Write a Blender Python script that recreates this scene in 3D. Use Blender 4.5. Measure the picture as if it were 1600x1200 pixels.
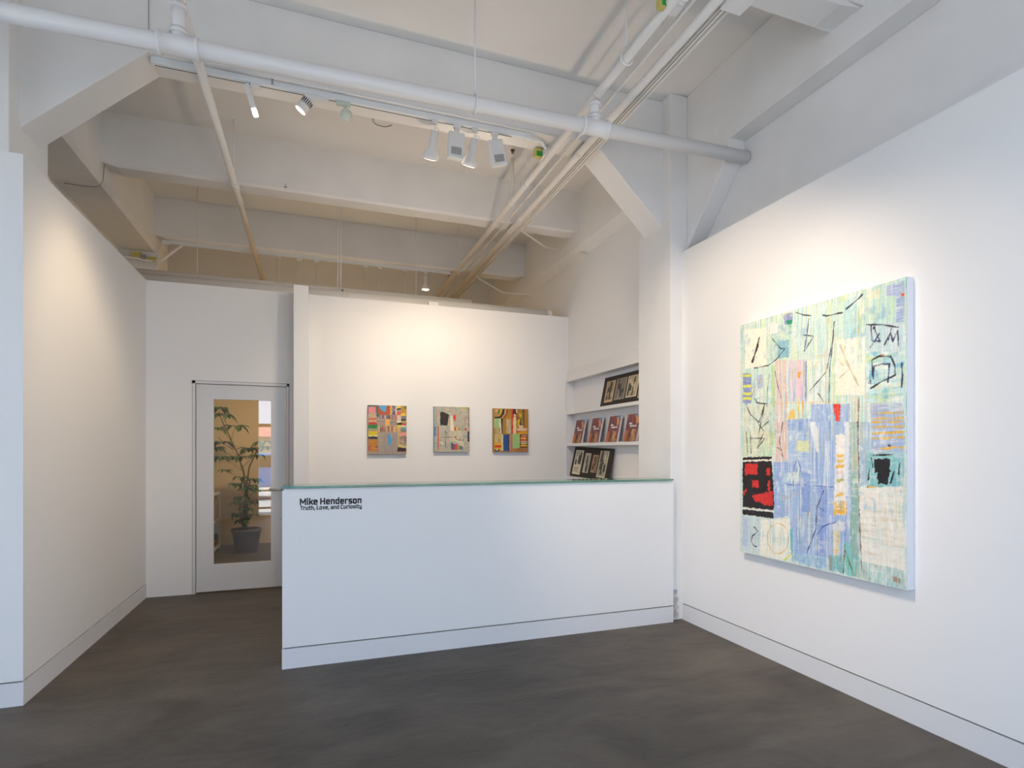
import bpy, bmesh, math, random
import numpy as np
from mathutils import Vector, Matrix
random.seed(7); rng = np.random.default_rng(7)
PI = math.pi
for o in list(bpy.data.objects): bpy.data.objects.remove(o)
S = bpy.context.scene
COL = S.collection

# ------------------------------------------------------------------ camera
FP = 871.0; HZ = 705.0; EYE = 1.45; YAW = math.radians(19.6)
SY, CY = math.sin(YAW), math.cos(YAW)
cam = bpy.data.cameras.new('camera'); camo = bpy.data.objects.new('camera', cam); COL.objects.link(camo)
cam.sensor_width = 36; cam.lens = 36 * FP / 1600; cam.shift_y = (HZ - 600) / 1600
cam.clip_start = 0.02
camo.location = (0, 0, EYE); camo.rotation_euler = (PI / 2, 0, -YAW)
S.camera = camo

# ------------------------------------------------------------------ world, exposure
vs = S.view_settings
vs.view_transform = 'Standard'; vs.look = 'None'; vs.gamma = 1; vs.use_curve_mapping = False
vs.exposure = 0.12
SKY = 3.4
w = bpy.data.worlds.new('overcast'); S.world = w; w.use_nodes = True
bg = w.node_tree.nodes['Background']
bg.inputs[0].default_value = (0.66, 0.775, 1.0, 1); bg.inputs[1].default_value = SKY
sun = bpy.data.lights.new('sun', 'SUN'); sun.energy = 18.5; sun.angle = math.radians(0.5); sun.color = (1.0, 0.965, 0.93)
suno = bpy.data.objects.new('sun', sun); COL.objects.link(suno)
suno.rotation_euler = Vector((-1.0, -0.35, -1.25)).to_track_quat('-Z', 'Y').to_euler()   # runs along the street, never into the room
WARM = (1.0, 0.76, 0.50)
WARM2 = (1.0, 0.80, 0.60)

def spot(name, loc, target, power, size=70, blend=0.8, col=WARM, r=0.03, parent=None):
    l = bpy.data.lights.new(name, 'SPOT'); l.energy = power; l.color = col
    l.spot_size = math.radians(size); l.spot_blend = blend; l.shadow_soft_size = r
    o = bpy.data.objects.new(name, l); COL.objects.link(o)
    o.location = loc
    d = Vector(target) - Vector(loc)
    o.rotation_euler = d.to_track_quat('-Z', 'Y').to_euler()
    if parent:
        o.parent = parent; o.matrix_parent_inverse = parent.matrix_basis.inverted()
    return o

# ------------------------------------------------------------------ measuring the place
def ray(u, v):
    k = (u - 800) / FP
    return Vector((SY + CY * k, CY - SY * k, (HZ - v) / FP))
def onx(u, v, X): d = ray(u, v); t = X / d.x; return Vector((X, d.y * t, EYE + d.z * t))
def ony(u, v, Y): d = ray(u, v); t = Y / d.y; return Vector((d.x * t, Y, EYE + d.z * t))
def onz(u, v, Z): d = ray(u, v); t = (Z - EYE) / d.z; return Vector((d.x * t, d.y * t, Z))

# ------------------------------------------------------------------ helpers
def lin(c):
    return tuple((x / 12.92 if x <= 0.04045 else ((x + 0.055) / 1.055) ** 2.4) for x in c)
def rgb(r, g, b): return lin((r / 255, g / 255, b / 255))

class MB:
    def __init__(s): s.v = []; s.f = []; s.sm = []
    def add(s, vs_, fs, smooth=False):
        n = len(s.v); s.v += [tuple(p) for p in vs_]
        for f in fs: s.f.append(tuple(i + n for i in f)); s.sm.append(smooth)
        return s
    def box(s, x0, x1, y0, y1, z0, z1, M=None):
        vs_ = [Vector((x, y, z)) for x in (x0, x1) for y in (y0, y1) for z in (z0, z1)]
        if M: vs_ = [M @ p for p in vs_]
        return s.add(vs_, [(0, 1, 3, 2), (4, 6, 7, 5), (0, 4, 5, 1), (2, 3, 7, 6), (0, 2, 6, 4), (1, 5, 7, 3)])
    def prism(s, poly, axis, a, b):
        """poly: 2-D outline, axis: extrusion axis"""
        def pt(p, c):
            if axis == 'x': return (c, p[0], p[1])
            if axis == 'y': return (p[0], c, p[1])
            return (p[0], p[1], c)
        n = len(poly)
        vs_ = [pt(p, a) for p in poly] + [pt(p, b) for p in poly]
        fs = [tuple(range(n)), tuple(range(2 * n - 1, n - 1, -1))]
        fs += [(i, i + n, (i + 1) % n + n, (i + 1) % n) for i in range(n)]
        return s.add(vs_, fs)
    def tube(s, pts, r, n=16, caps=True):
        pts = [Vector(p) for p in pts]
        rs = r if isinstance(r, (list, tuple)) else [r] * len(pts)
        base = len(s.v); prev = None
        for i, p in enumerate(pts):
            if i == 0: t = pts[1] - p
            elif i == len(pts) - 1: t = p - pts[i - 1]
            else: t = (pts[i + 1] - p).normalized() + (p - pts[i - 1]).normalized()
            if t.length < 1e-9: t = pts[min(i + 1, len(pts) - 1)] - pts[max(i - 2, 0)]
            t.normalize()
            if prev is None:
                a = Vector((0, 0, 1)) if abs(t.z) < 0.9 else Vector((1, 0, 0))
                x = t.cross(a).normalized()
            else:
                x = (prev - t * prev.dot(t)).normalized()
            prev = x; y = t.cross(x)
            for k in range(n):
                a = 2 * PI * k / n
                s.v.append(tuple(p + (x * math.cos(a) + y * math.sin(a)) * rs[i]))
        for i in range(len(pts) - 1):
            for k in range(n):
                k2 = (k + 1) % n
                s.f.append((base + i * n + k, base + i * n + k2, base + (i + 1) * n + k2, base + (i + 1) * n + k)); s.sm.append(True)
        if caps:
            s.f.append(tuple(base + k for k in range(n - 1, -1, -1))); s.sm.append(False)
            e = base + (len(pts) - 1) * n
            s.f.append(tuple(e + k for k in range(n))); s.sm.append(False)
        return s
    def build(s, name, mat, parent=None, bevel=0, seg=2, disp=0, recalc=True):
        me = bpy.data.meshes.new(name)
        me.from_pydata(s.v, [], s.f); me.update()
        me.polygons.foreach_set('use_smooth', s.sm)
        if recalc:
            bm = bmesh.new(); bm.from_mesh(me)
            bmesh.ops.recalc_face_normals(bm, faces=bm.faces)
            bm.to_mesh(me); bm.free()
        if mat: me.materials.append(mat)
        o = bpy.data.objects.new(name, me); COL.objects.link(o)
        if bevel:
            b = o.modifiers.new('bevel', 'BEVEL'); b.width = bevel; b.segments = seg; b.limit_method = 'ANGLE'; b.angle_limit = math.radians(40)
        if parent is not None:
            o.parent = parent
            o.matrix_parent_inverse = parent.matrix_basis.inverted()
        return o

def tag(o, label=None, cat=None, group=None, kind=None):
    if label: o['label'] = label
    if cat: o['category'] = cat
    if group: o['group'] = group
    if kind: o['kind'] = kind
    return o
def thing(name, loc, label, cat, group=None):
    o = bpy.data.objects.new(name, None); COL.objects.link(o); o.location = loc
    o.empty_display_size = 0.05
    return tag(o, label, cat, group)
def struct(o): o['kind'] = 'structure'; return o

# ------------------------------------------------------------------ materials
def mat(name, col, rough=0.6, metal=0.0, bump=0, bscale=40, var=0, vscale=3, emit=None, estr=0, spec=0.5, detail=4):
    m = bpy.data.materials.new(name); m.use_nodes = True
    nt = m.node_tree; N = nt.nodes; L = nt.links
    p = N['Principled BSDF']
    p.inputs['Base Color'].default_value = (*col[:3], 1)
    p.inputs['Roughness'].default_value = rough; p.inputs['Metallic'].default_value = metal
    p.inputs['Specular IOR Level'].default_value = spec
    tc = N.new('ShaderNodeTexCoord')
    if var:
        n = N.new('ShaderNodeTexNoise'); n.inputs['Scale'].default_value = vscale; n.inputs['Detail'].default_value = 5
        L.new(tc.outputs['Object'], n.inputs['Vector'])
        r = N.new('ShaderNodeValToRGB'); r.color_ramp.elements[0].position = 0.3; r.color_ramp.elements[1].position = 0.7
        r.color_ramp.elements[0].color = (*[c * (1 - var) for c in col[:3]], 1)
        r.color_ramp.elements[1].color = (*[min(1, c * (1 + var)) for c in col[:3]], 1)
        L.new(n.outputs['Fac'], r.inputs['Fac']); L.new(r.outputs['Color'], p.inputs['Base Color'])
    if bump:
        n2 = N.new('ShaderNodeTexNoise'); n2.inputs['Scale'].default_value = bscale; n2.inputs['Detail'].default_value = detail
        L.new(tc.outputs['Object'], n2.inputs['Vector'])
        b = N.new('ShaderNodeBump'); b.inputs['Strength'].default_value = bump; b.inputs['Distance'].default_value = 0.01
        L.new(n2.outputs['Fac'], b.inputs['Height']); L.new(b.outputs['Normal'], p.inputs['Normal'])
    if emit:
        p.inputs['Emission Color'].default_value = (*emit, 1); p.inputs['Emission Strength'].default_value = estr
    return m
def glassy(name, tint, fac):
    m = bpy.data.materials.new(name); m.use_nodes = True
    nt = m.node_tree; N = nt.nodes; L = nt.links
    for n in list(N): N.remove(n)
    out = N.new('ShaderNodeOutputMaterial'); mx = N.new('ShaderNodeMixShader')
    t = N.new('ShaderNodeBsdfTransparent'); t.inputs[0].default_value = (*tint, 1)
    g = N.new('ShaderNodeBsdfGlossy'); g.inputs['Roughness'].default_value = 0.0; g.inputs[0].default_value = (1, 1, 1, 1)
    mx.inputs[0].default_value = fac
    L.new(t.outputs[0], mx.inputs[1]); L.new(g.outputs[0], mx.inputs[2]); L.new(mx.outputs[0], out.inputs[0])
    return m

M_DRY = mat('drywall_paint', (0.87, 0.865, 0.85), 0.75, bump=0.04, bscale=160, spec=0.25)
M_CON = mat('painted_concrete', (0.84, 0.835, 0.82), 0.7, bump=0.28, bscale=9, var=0.035, vscale=2.2, spec=0.3, detail=8)
M_CEIL = mat('painted_board_ceiling', (0.82, 0.81, 0.79), 0.8, bump=0.2, bscale=6, var=0.03, vscale=1.5, spec=0.2)
M_BASE = mat('baseboard_paint', (0.80, 0.80, 0.80), 0.5, bump=0.02, bscale=90)
M_DARK = mat('shadow_gap_core', (0.12, 0.115, 0.11), 0.9)
M_PIPE = mat('white_pipe_paint', (0.84, 0.845, 0.85), 0.38, bump=0.05, bscale=60)
M_PIPEC = mat('cream_pipe_paint', (0.80, 0.775, 0.73), 0.42, bump=0.06, bscale=60)
M_TRACK = mat('track_white', (0.80, 0.85, 0.88), 0.35)
M_HEAD = mat('lamp_housing_white', (0.80, 0.80, 0.79), 0.4)
M_HEADG = mat('lamp_housing_green_tint', (0.62, 0.70, 0.62), 0.35)
M_BLK = mat('black_detail', (0.015, 0.015, 0.018), 0.5)
M_STEEL = mat('brushed_steel', (0.55, 0.54, 0.53), 0.3, metal=1.0)
M_BRASS = mat('sprinkler_brass', (0.28, 0.17, 0.07), 0.4, metal=0.8)
M_DOOR = mat('door_paint', (0.74, 0.745, 0.75), 0.45, bump=0.015, bscale=100)
M_INK = mat('black_vinyl_lettering', (0.012, 0.014, 0.022), 0.5)
M_LENS = mat('lit_lens_warm', (1, 1, 1), 0.3, emit=(1, 0.85, 0.6), estr=9)
M_LENS2 = mat('lit_lens_soft', (1, 1, 1), 0.3, emit=(1, 0.92, 0.8), estr=3.0)
M_YEL = mat('yellow_label', rgb(200, 190, 110), 0.6)
M_GRN = mat('green_label', rgb(40, 150, 60), 0.5)
M_GREYC = mat('grey_cable', (0.33, 0.34, 0.35), 0.6)
M_BOARD = mat('black_foam_board', (0.028, 0.022, 0.018), 0.8)
M_LEAF = mat('glossy_leaf', rgb(66, 98, 48), 0.42, var=0.35, vscale=9)
M_STEM = mat('plant_stem', rgb(110, 96, 60), 0.7)
M_POT = mat('grey_brown_pot', rgb(92, 82, 76), 0.6, bump=0.1, bscale=50)
M_SOIL = mat('potting_soil', (0.03, 0.022, 0.015), 0.95, bump=0.6, bscale=60)
M_PANE = glassy('door_glass', (0.93, 0.94, 0.92), 0.15)
M_WGLASS = glassy('shop_window_glass', (0.95, 0.97, 0.97), 0.06)

def floor_mat():
    m = bpy.data.materials.new('trowelled_concrete_floor'); m.use_nodes = True
    nt = m.node_tree; N = nt.nodes; L = nt.links; p = N['Principled BSDF']
    tc = N.new('ShaderNodeTexCoord')
    mp = N.new('ShaderNodeMapping'); mp.inputs['Scale'].default_value = (1.0, 2.2, 1); mp.inputs['Rotation'].default_value = (0, 0, 0.5)
    L.new(tc.outputs['Object'], mp.inputs['Vector'])
    n1 = N.new('ShaderNodeTexNoise'); n1.inputs['Scale'].default_value = 1.3; n1.inputs['Detail'].default_value = 9; n1.inputs['Roughness'].default_value = 0.62; n1.inputs['Distortion'].default_value = 0.9
    L.new(mp.outputs[0], n1.inputs['Vector'])
    r = N.new('ShaderNodeValToRGB')
    r.color_ramp.elements[0].position = 0.33; r.color_ramp.elements[0].color = (0.060, 0.048, 0.036, 1)
    r.color_ramp.elements[1].position = 0.68; r.color_ramp.elements[1].color = (0.135, 0.114, 0.090, 1)
    L.new(n1.outputs['Fac'], r.inputs['Fac']); L.new(r.outputs['Color'], p.inputs['Base Color'])
    n2 = N.new('ShaderNodeTexNoise'); n2.inputs['Scale'].default_value = 45; n2.inputs['Detail'].default_value = 8; n2.inputs['Roughness'].default_value = 0.7; n2.inputs['Distortion'].default_value = 1.5
    L.new(mp.outputs[0], n2.inputs['Vector'])
    n3 = N.new('ShaderNodeTexNoise'); n3.inputs['Scale'].default_value = 3.0; n3.inputs['Detail'].default_value = 6; n3.inputs['Distortion'].default_value = 2.0
    L.new(mp.outputs[0], n3.inputs['Vector'])
    ad = N.new('ShaderNodeMath'); ad.operation = 'MULTIPLY_ADD'; ad.inputs[1].default_value = 0.35
    L.new(n2.outputs['Fac'], ad.inputs[0]); L.new(n3.outputs['Fac'], ad.inputs[2])
    b = N.new('ShaderNodeBump'); b.inputs['Strength'].default_value = 0.55; b.inputs['Distance'].default_value = 0.02
    L.new(ad.outputs[0], b.inputs['Height']); L.new(b.outputs[0], p.inputs['Normal'])
    rr = N.new('ShaderNodeMapRange'); rr.inputs['To Min'].default_value = 0.42; rr.inputs['To Max'].default_value = 0.62
    L.new(n1.outputs['Fac'], rr.inputs['Value']); L.new(rr.outputs[0], p.inputs['Roughness'])
    p.inputs['Specular IOR Level'].default_value = 0.42
    return m
M_FLOOR = floor_mat()

# ------------------------------------------------------------------ setting: shell
CZ = 4.52           # ceiling
BZ = 4.035          # underside of cross beams
TOP = 3.145         # top of the drywall partitions
YF = -0.35          # shop front plane
struct(MB().box(-3.8, 3.5, YF - 0.15, 9.8, -0.12, 0.0).build('floor', M_FLOOR))
struct(MB().box(-3.8, 3.5, YF - 0.15, 9.9, CZ, CZ + 0.15).build('ceiling', M_CEIL))

def drywall(name, x0, x1, y0, y1, z1, inset):
    """partition with a recessed dark core behind the baseboard; inset = (dx0,dx1,dy0,dy1)"""
    o = MB().box(x0, x1, y0, y1, 0.141, z1).build(name, M_DRY)
    struct(o)
    c = MB().box(x0 + inset[0], x1 - inset[1], y0 + inset[2], y1 - inset[3], 0.0, 0.1405).build('recessed_base', M_DARK, o)
    return o
# left partition: side face X=-1.56, front face Y=3.93
wl = MB().box(-1.66, -1.56, 3.93, 6.41, 0.141, TOP).box(-3.65, -1.66, 3.93, 4.035, 0.141, TOP)
wl = struct(wl.build('wall_left', M_DRY))
MB().box(-1.65, -1.575, 3.945, 6.41, 0, 0.1405).box(-3.65, -1.65, 3.945, 4.03, 0, 0.1405).build('recessed_base', M_DARK, wl)
struct(MB().box(-1.574, -1.558, 3.928, 6.408, 0, 0.132).box(-3.65, -1.574, 3.928, 3.944, 0, 0.132).build('baseboard_left', M_BASE))
# right partition
wr = struct(MB().box(3.0, 3.07, YF, 4.04, 0.141, 3.17).build('wall_right', M_DRY))
MB().box(3.015, 3.07, YF, 4.038, 0, 0.1405).build('recessed_base', M_DARK, wr)
struct(MB().box(2.998, 3.014, YF, 4.038, 0, 0.132).build('baseboard_right', M_BASE))
# back partition with door opening
DX0, DX1, DZ = -1.16, -0.244, 2.17
wb = MB().box(-1.66, DX0, 6.41, 6.53, 0, TOP).box(DX1, 3.04, 6.41, 6.53, 0, TOP).box(DX0, DX1, 6.41, 6.53, DZ, TOP)
wb.box(-0.19, -0.05, 6.09, 6.41, 0, TOP)
struct(wb.build('wall_back', M_DRY))
# alcove wall on the right (upper face flush, lower part set back behind the display ledges)
wa = MB().box(3.04, 3.4, 4.54, 9.7, 2.475, CZ).box(3.115, 3.4, 4.54, 6.41, 0, 2.475).box(3.04, 3.4, 6.41, 9.7, 0, 2.475)
struct(wa.build('wall_alcove', M_DRY))
struct(MB().box(3.2, 3.4, YF, 4.04, 0, CZ).build('wall_right_upper', M_CON))
struct(MB().box(-2.35, -2.2, 4.035, 9.7, 0, CZ).build('wall_left_outer', M_CON))
struct(MB().box(-3.8, -3.65, YF - 0.15, 0.1, 0, CZ).box(-3.8, -3.65, 3.5, 4.1, 0, CZ).box(-3.8, -3.65, 0.1, 3.5, 0, 0.1).box(-3.8, -3.65, 0.1, 3.5, 3.36, CZ).build('wall_side', M_CON))
struct(MB().box(-3.65, -2.2, 4.035, 4.12, TOP, CZ).build('wall_left_upper', M_CON))
struct(MB().box(-2.3, 3.1, 9.62, 9.8, 0, CZ).build('wall_rear', mat('rear_wall_paint', (0.66, 0.51, 0.32), 0.8, bump=0.1, bscale=12)))
# columns
cr = struct(MB().prism([(2.88, 4.04), (3.3, 4.04), (3.3, 4.54), (2.88, 4.54)], 'z', 0, CZ).build('concrete_column', M_CON, bevel=0.006))
cl = struct(MB().box(-2.2, -1.67, 4.04, 4.55, 0, CZ).build('concrete_column', M_CON, bevel=0.006))
struct(MB().box(-2.2, -1.8, 7.9, 8.4, 0, CZ).build('concrete_column', M_CON, bevel=0.008))
chip = MB()
for i in range(16):   # broken plaster at the foot of the right column
    z = 0.02 + i * 0.0135; h = 0.013
    x0 = 2.884; x1 = 2.955 + 0.008 * math.sin(i * 1.3) - 0.012 * (i > 12) - rng.random() * 0.008
    y = 4.037 - rng.random() * 0.003
    chip.box(x0, x1, y, 4.05, z, z + h)
o = chip.build('chipped_plaster', mat('chipped_plaster', rgb(205, 200, 190), 0.95, bump=1.0, bscale=45, var=0.25, vscale=40), cr)
o['label'] = 'rough chipped plaster patch'
o = MB().box(2.884, 2.945, 4.034, 4.05, 0.232, 0.262).build('old_tape', mat('grey_patch', rgb(175, 182, 195), 0.7), cr, bevel=0.004)
o['label'] = 'blue grey patch'
# main frame beam with haunches
struct(MB().prism([(-1.75, CZ), (-1.75, 3.336), (-1.0, 4.03), (2.225, 4.03), (2.96, 3.341), (2.96, CZ)], 'y', 4.17, 4.44).build('haunched_beam', M_CON, bevel=0.008))
# long beams
struct(MB().prism([(-1.80, CZ), (-1.80, 3.92), (-1.83, 3.88), (-2.2, 3.88), (-2.2, CZ)], 'y', 4.44, 7.9).build('edge_beam', M_CON))
struct(MB().prism([(2.96, CZ), (2.96, 3.89), (3.035, 3.78), (3.045, 3.78), (3.045, CZ)], 'y', 4.54, 9.62).build('edge_beam', M_CON))
struct(MB().prism([(YF, CZ), (YF, 3.887), (3.52, 3.887), (3.52, 3.77), (4.04, 3.2), (4.04, CZ)], 'x', 3.045, 3.2).build('edge_beam', M_CON, bevel=0.006))
# cross beams
def cross(y0, y1, x0, x1, z0=BZ):
    m = MB(); n = 40
    prof = []
    for i in range(n + 1):
        x = x0 + (x1 - x0) * i / n
        j = 0.004 * math.sin(i * 2.1) + rng.random() * 0.004
        k = 0.03 if i in (0, n) else 0
        prof.append([(x, y0 + 0.0, CZ), (x, y0, z0 + 0.018 + j), (x, y0 + 0.02 + j, z0 + k), (x, y1 - 0.02, z0 + k), (x, y1, z0 + 0.02), (x, y1, CZ)])
    vs_ = [p for r in prof for p in r]; fs = []
    for i in range(n):
        for j in range(5):
            a = i * 6 + j; fs.append((a, a + 1, a + 7, a + 6))
    fs.append(tuple(range(6))); fs.append(tuple(range(n * 6 + 5, n * 6 - 1, -1)))
    m.add(vs_, fs)
    return struct(m.build('cross_beam', M_CON))
cross(5.96, 6.18, -1.80, 2.96); cross(7.77, 7.99, -1.80, 2.96); cross(9.50, 9.62, -2.2, 2.96)
cross(2.387, 2.61, -3.65, 3.045, 4.04); cross(0.6, 0.82, -3.65, 3.045, 4.04)

# shop front behind the camera: glazed from the pier to the right wall
WX0, WX1 = -1.13, 2.85
sf = MB().box(-3.65, WX0, YF - 0.15, YF, 0, CZ).box(WX1, 3.2, YF - 0.15, YF, 0, CZ).box(WX0, WX1, YF - 0.15, YF, 3.75, CZ)
struct(sf.build('wall_front', mat('front_wall_paint', (0.30, 0.26, 0.21), 0.7)))
win = MB()
for z0, z1 in ((0.0, 0.05), (0.19, 0.23), (0.575, 0.605), (1.98, 2.05), (3.68, 3.75)):
    win.box(WX0, WX1, YF - 0.10, YF - 0.04, z0, z1)
for x in (0.6, 2.0): win.box(x - 0.03, x + 0.03, YF - 0.10, YF - 0.04, 0, 3.75)
wf = struct(win.build('window_1', mat('window_frame_tan', rgb(150, 130, 100), 0.6)))
MB().box(WX0, WX1, YF - 0.072, YF - 0.068, 0.0, 3.75).build('pane', M_WGLASS, wf)

win = MB()  # side window added out of view to bring daylight onto the right wall
for z0, z1 in ((0.1, 0.16), (1.98, 2.04), (3.3, 3.36)): win.box(-3.75, -3.69, 0.1, 3.5, z0, z1)
for y in (0.13, 1.8, 3.47): win.box(-3.75, -3.69, y - 0.03, y + 0.03, 0.1, 3.36)
wf2 = struct(win.build('added_side_window', wf.data.materials[0]))
MB().box(-3.722, -3.718, 0.1, 3.5, 0.1, 3.36).build('pane', M_WGLASS, wf2)

# street outside
M_STREET = mat('pavement', (0.42, 0.41, 0.40), 0.9, var=0.1, vscale=3)
struct(MB().box(-25, 25, -20, YF - 0.15, -0.2, -0.02).box(-25, -3.8, YF - 0.15, 12, -0.2, -0.02).build('street_ground', M_STREET))
b = thing('street_building', (0, -12.5, 0), 'low pale building across the street with a pink fascia band', 'building')
MB().box(-14, 14, -13, -12, -0.02, 2.05).build('facade', mat('pale_render', rgb(150, 150, 140), 0.9, var=0.15, vscale=1), b)
MB().box(-14, 14, -13, -11.95, 2.05, 2.45).build('fascia', mat('pink_fascia', rgb(238, 170, 160), 0.7), b)['label'] = 'pink fascia band'
c = thing('parked_car', (-1.4, -6.0, 0), 'blue parked car in the street, mirrored in the door glass', 'car')
prof = [(-3.5, 0.35), (-3.5, 0.8), (-2.9, 0.95), (-2.3, 1.38), (-0.7, 1.40), (0.0, 0.98), (0.75, 0.85), (0.8, 0.4)]
MB().prism(prof, 'y', -6.8, -5.2).build('body', mat('car_blue', rgb(60, 125, 190), 0.3), c, bevel=0.06, seg=3)
MB().prism([(-2.75, 0.97), (-2.2, 1.31), (-0.8, 1.33), (-0.25, 0.98)], 'y', -6.805, -5.195).build('side_window', mat('car_window', (0.02, 0.03, 0.04), 0.1), c)
for x in (-2.7, 0.0):
    for y in (-6.7, -5.3): MB().tube([(x, y - 0.1, 0.3), (x, y + 0.1, 0.3)], 0.32, 24).build('wheel', M_BLK, c)

# ------------------------------------------------------------------ reception counter
ct = thing('reception_counter', (1.34, 4.1, 0), 'long white half-height reception counter with glass ledge and black title lettering', 'counter')
MB().box(-0.196, 2.878, 4.0, 4.14, 0.141, 1.188).build('counter_front', M_DRY, ct)
MB().box(-0.184, 2.878, 4.014, 4.13, 0, 0.1405).build('recessed_base', M_DARK, ct)
MB().box(-0.198, 2.878, 3.998, 4.013, 0, 0.132).box(-0.198, -0.183, 4.013, 4.14, 0, 0.132).build('kickboard', M_BASE, ct)
mg = mat('green_edge_glass', (0.30, 0.62, 0.50), 0.08, spec=0.6)
mg.node_tree.nodes['Principled BSDF'].inputs['Transmission Weight'].default_value = 0.72
mg.node_tree.nodes['Principled BSDF'].inputs['IOR'].default_value = 1.5
g = MB().box(-0.2, 2.872, 3.985, 4.29, 1.203, 1.216).build('glass_ledge', mg, ct, bevel=0.0015); g['label'] = 'green-edged glass ledge'
MB().box(-0.185, 2.878, 4.01, 4.13, 1.188, 1.1995).build('glass_support', M_BASE, ct)
for x in (-0.15, 1.35, 2.82):
    MB().tube([(x, 4.03, 1.1885), (x, 4.03, 1.203)], 0.011, 16).build('standoff', M_STEEL, ct)

# squarish stroke lettering
def arc(cx, cy, rx, ry, a0, a1, n=6):
    return [(cx + rx * math.cos(math.radians(a0 + (a1 - a0) * i / n)), cy + ry * math.sin(math.radians(a0 + (a1 - a0) * i / n))) for i in range(n + 1)]
def rr(x0, y0, x1, y1, r=0.13, closed=True):
    p = arc(x1 - r, y1 - r, r, r, 0, 90, 4) + arc(x0 + r, y1 - r, r, r, 90, 180, 4) + arc(x0 + r, y0 + r, r, r, 180, 270, 4) + arc(x1 - r, y0 + r, r, r, 270, 360, 4)
    return p + [p[0]]
X = 0.72   # x-height; caps 1.0
GL = {
 'M': (0.98, [[(0, 0), (0, 1)], [(0, 1), (0.44, 0.3), (0.88, 1)], [(0.88, 1), (0.88, 0)]]),
 'H': (0.80, [[(0, 0), (0, 1)], [(0.66, 0), (0.66, 1)], [(0, 0.5), (0.66, 0.5)]]),
 'T': (0.66, [[(0, 1), (0.62, 1)], [(0.31, 1), (0.31, 0)]]),
 'L': (0.58, [[(0, 1), (0, 0), (0.5, 0)]]),
 'C': (0.66, [[(0.56, 1), (0.13, 1), (0.03, 0.95), (0, 0.85), (0, 0.15), (0.03, 0.05), (0.13, 0), (0.56, 0)]]),
 'i': (0.14, [[(0, 0), (0, X)], [(0, 1.0), (0, 1.08)]]),
 'k': (0.56, [[(0, 0), (0, 1.05)], [(0, 0.36), (0.2, 0.36), (0.5, X)], [(0.2, 0.36), (0.52, 0)]]),
 'e': (0.62, [[(0, 0.36), (0.5, 0.36), (0.5, 0.6), (0.4, X), (0.1, X), (0, 0.6), (0, 0.12), (0.1, 0), (0.48, 0)]]),
 'n': (0.62, [[(0, 0), (0, X)], [(0, X), (0.38, X), (0.5, 0.6), (0.5, 0)]]),
 'h': (0.62, [[(0, 0), (0, 1.05)], [(0, X), (0.38, X), (0.5, 0.6), (0.5, 0)]]),
 'd': (0.62, [[(0.5, 0), (0.5, 1.05)], [(0.5, X), (0.1, X), (0, 0.6), (0, 0.12), (0.1, 0), (0.5, 0)]]),
 'r': (0.44, [[(0, 0), (0, X)], [(0, X), (0.38, X)]]),
 's': (0.56, [[(0.46, X), (0.08, X), (0, 0.62), (0, 0.44), (0.08, 0.36), (0.38, 0.36), (0.46, 0.28), (0.46, 0.1), (0.38, 0), (0, 0)]]),
 'o': (0.64, [rr(0, 0, 0.5, X)]),
 'u': (0.62, [[(0, X), (0, 0.12), (0.1, 0), (0.5, 0)], [(0.5, 0), (0.5, X)]]),
 't': (0.44, [[(0.1, 0.95), (0.1, 0.1), (0.2, 0), (0.38, 0)], [(-0.04, X), (0.38, X)]]),
 'v': (0.56, [[(0, X), (0.24, 0), (0.48, X)]]),
 'a': (0.60, [[(0.04, X), (0.4, X), (0.48, 0.62), (0.48, 0), (0.1, 0), (0, 0.08), (0, 0.32), (0.1, 0.4), (0.48, 0.4)]]),
 'y': (0.60, [[(0, X), (0, 0.12), (0.1, 0), (0.48, 0)], [(0.48, X), (0.48, -0.2), (0.4, -0.28), (0.08, -0.28)]]),
 ',': (0.16, [[(0.04, 0.04), (-0.04, -0.2)]]),
 ' ': (0.34, []),
}
def lettering(m, text, org, xdir, zdir, height, width, wgt, ndir, gap=0.2, thick=0.001):
    """adds stroke letters to MB m; fits them to the width"""
    adv = sum(GL[ch][0] + (gap if ch != ' ' else 0) for ch in text) - gap
    sx = width / adv; x = 0
    xd, zd, nd = Vector(xdir), Vector(zdir), Vector(ndir)
    hw = wgt / 2
    for ch in text:
        a, strokes = GL[ch]
        for st in strokes:
            P = [Vector(((x + p[0]) * sx, p[1] * height)) for p in st]
            for i in range(len(P) - 1):
                d = P[i + 1] - P[i]
                if d.length < 1e-7: continue
                d.normalize(); n = Vector((-d.y, d.x)) * hw; e = d * hw * 0.95
                q = [P[i] - e - n, P[i + 1] + e - n, P[i + 1] + e + n, P[i] - e + n]
                v0 = [Vector(org) + xd * t.x + zd * t.y for t in q]
                m.add([p for p in v0] + [p + nd * thick for p in v0], [(0, 1, 2, 3), (7, 6, 5, 4), (0, 4, 5, 1), (1, 5, 6, 2), (2, 6, 7, 3), (3, 7, 4, 0)])
        x += a + (gap if ch != ' ' else 0)
t1 = MB(); lettering(t1, 'Mike Henderson', (-0.082, 3.9998, 1.092), (1, 0, 0), (0, 0, 1), 0.036, 0.396, 0.0088, (0, -1, 0), gap=0.26)
o = t1.build('title_lettering', M_INK, ct, recalc=False); o['label'] = 'bold black two-word name lettering'
t2 = MB(); lettering(t2, 'Truth, Love, and Curiosity', (-0.082, 3.9998, 1.0565), (1, 0, 0), (0, 0, 1), 0.0235, 0.397, 0.0054, (0, -1, 0), gap=0.25)
o = t2.build('subtitle_lettering', M_INK, ct, recalc=False); o['label'] = 'thin black subtitle lettering'

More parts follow.
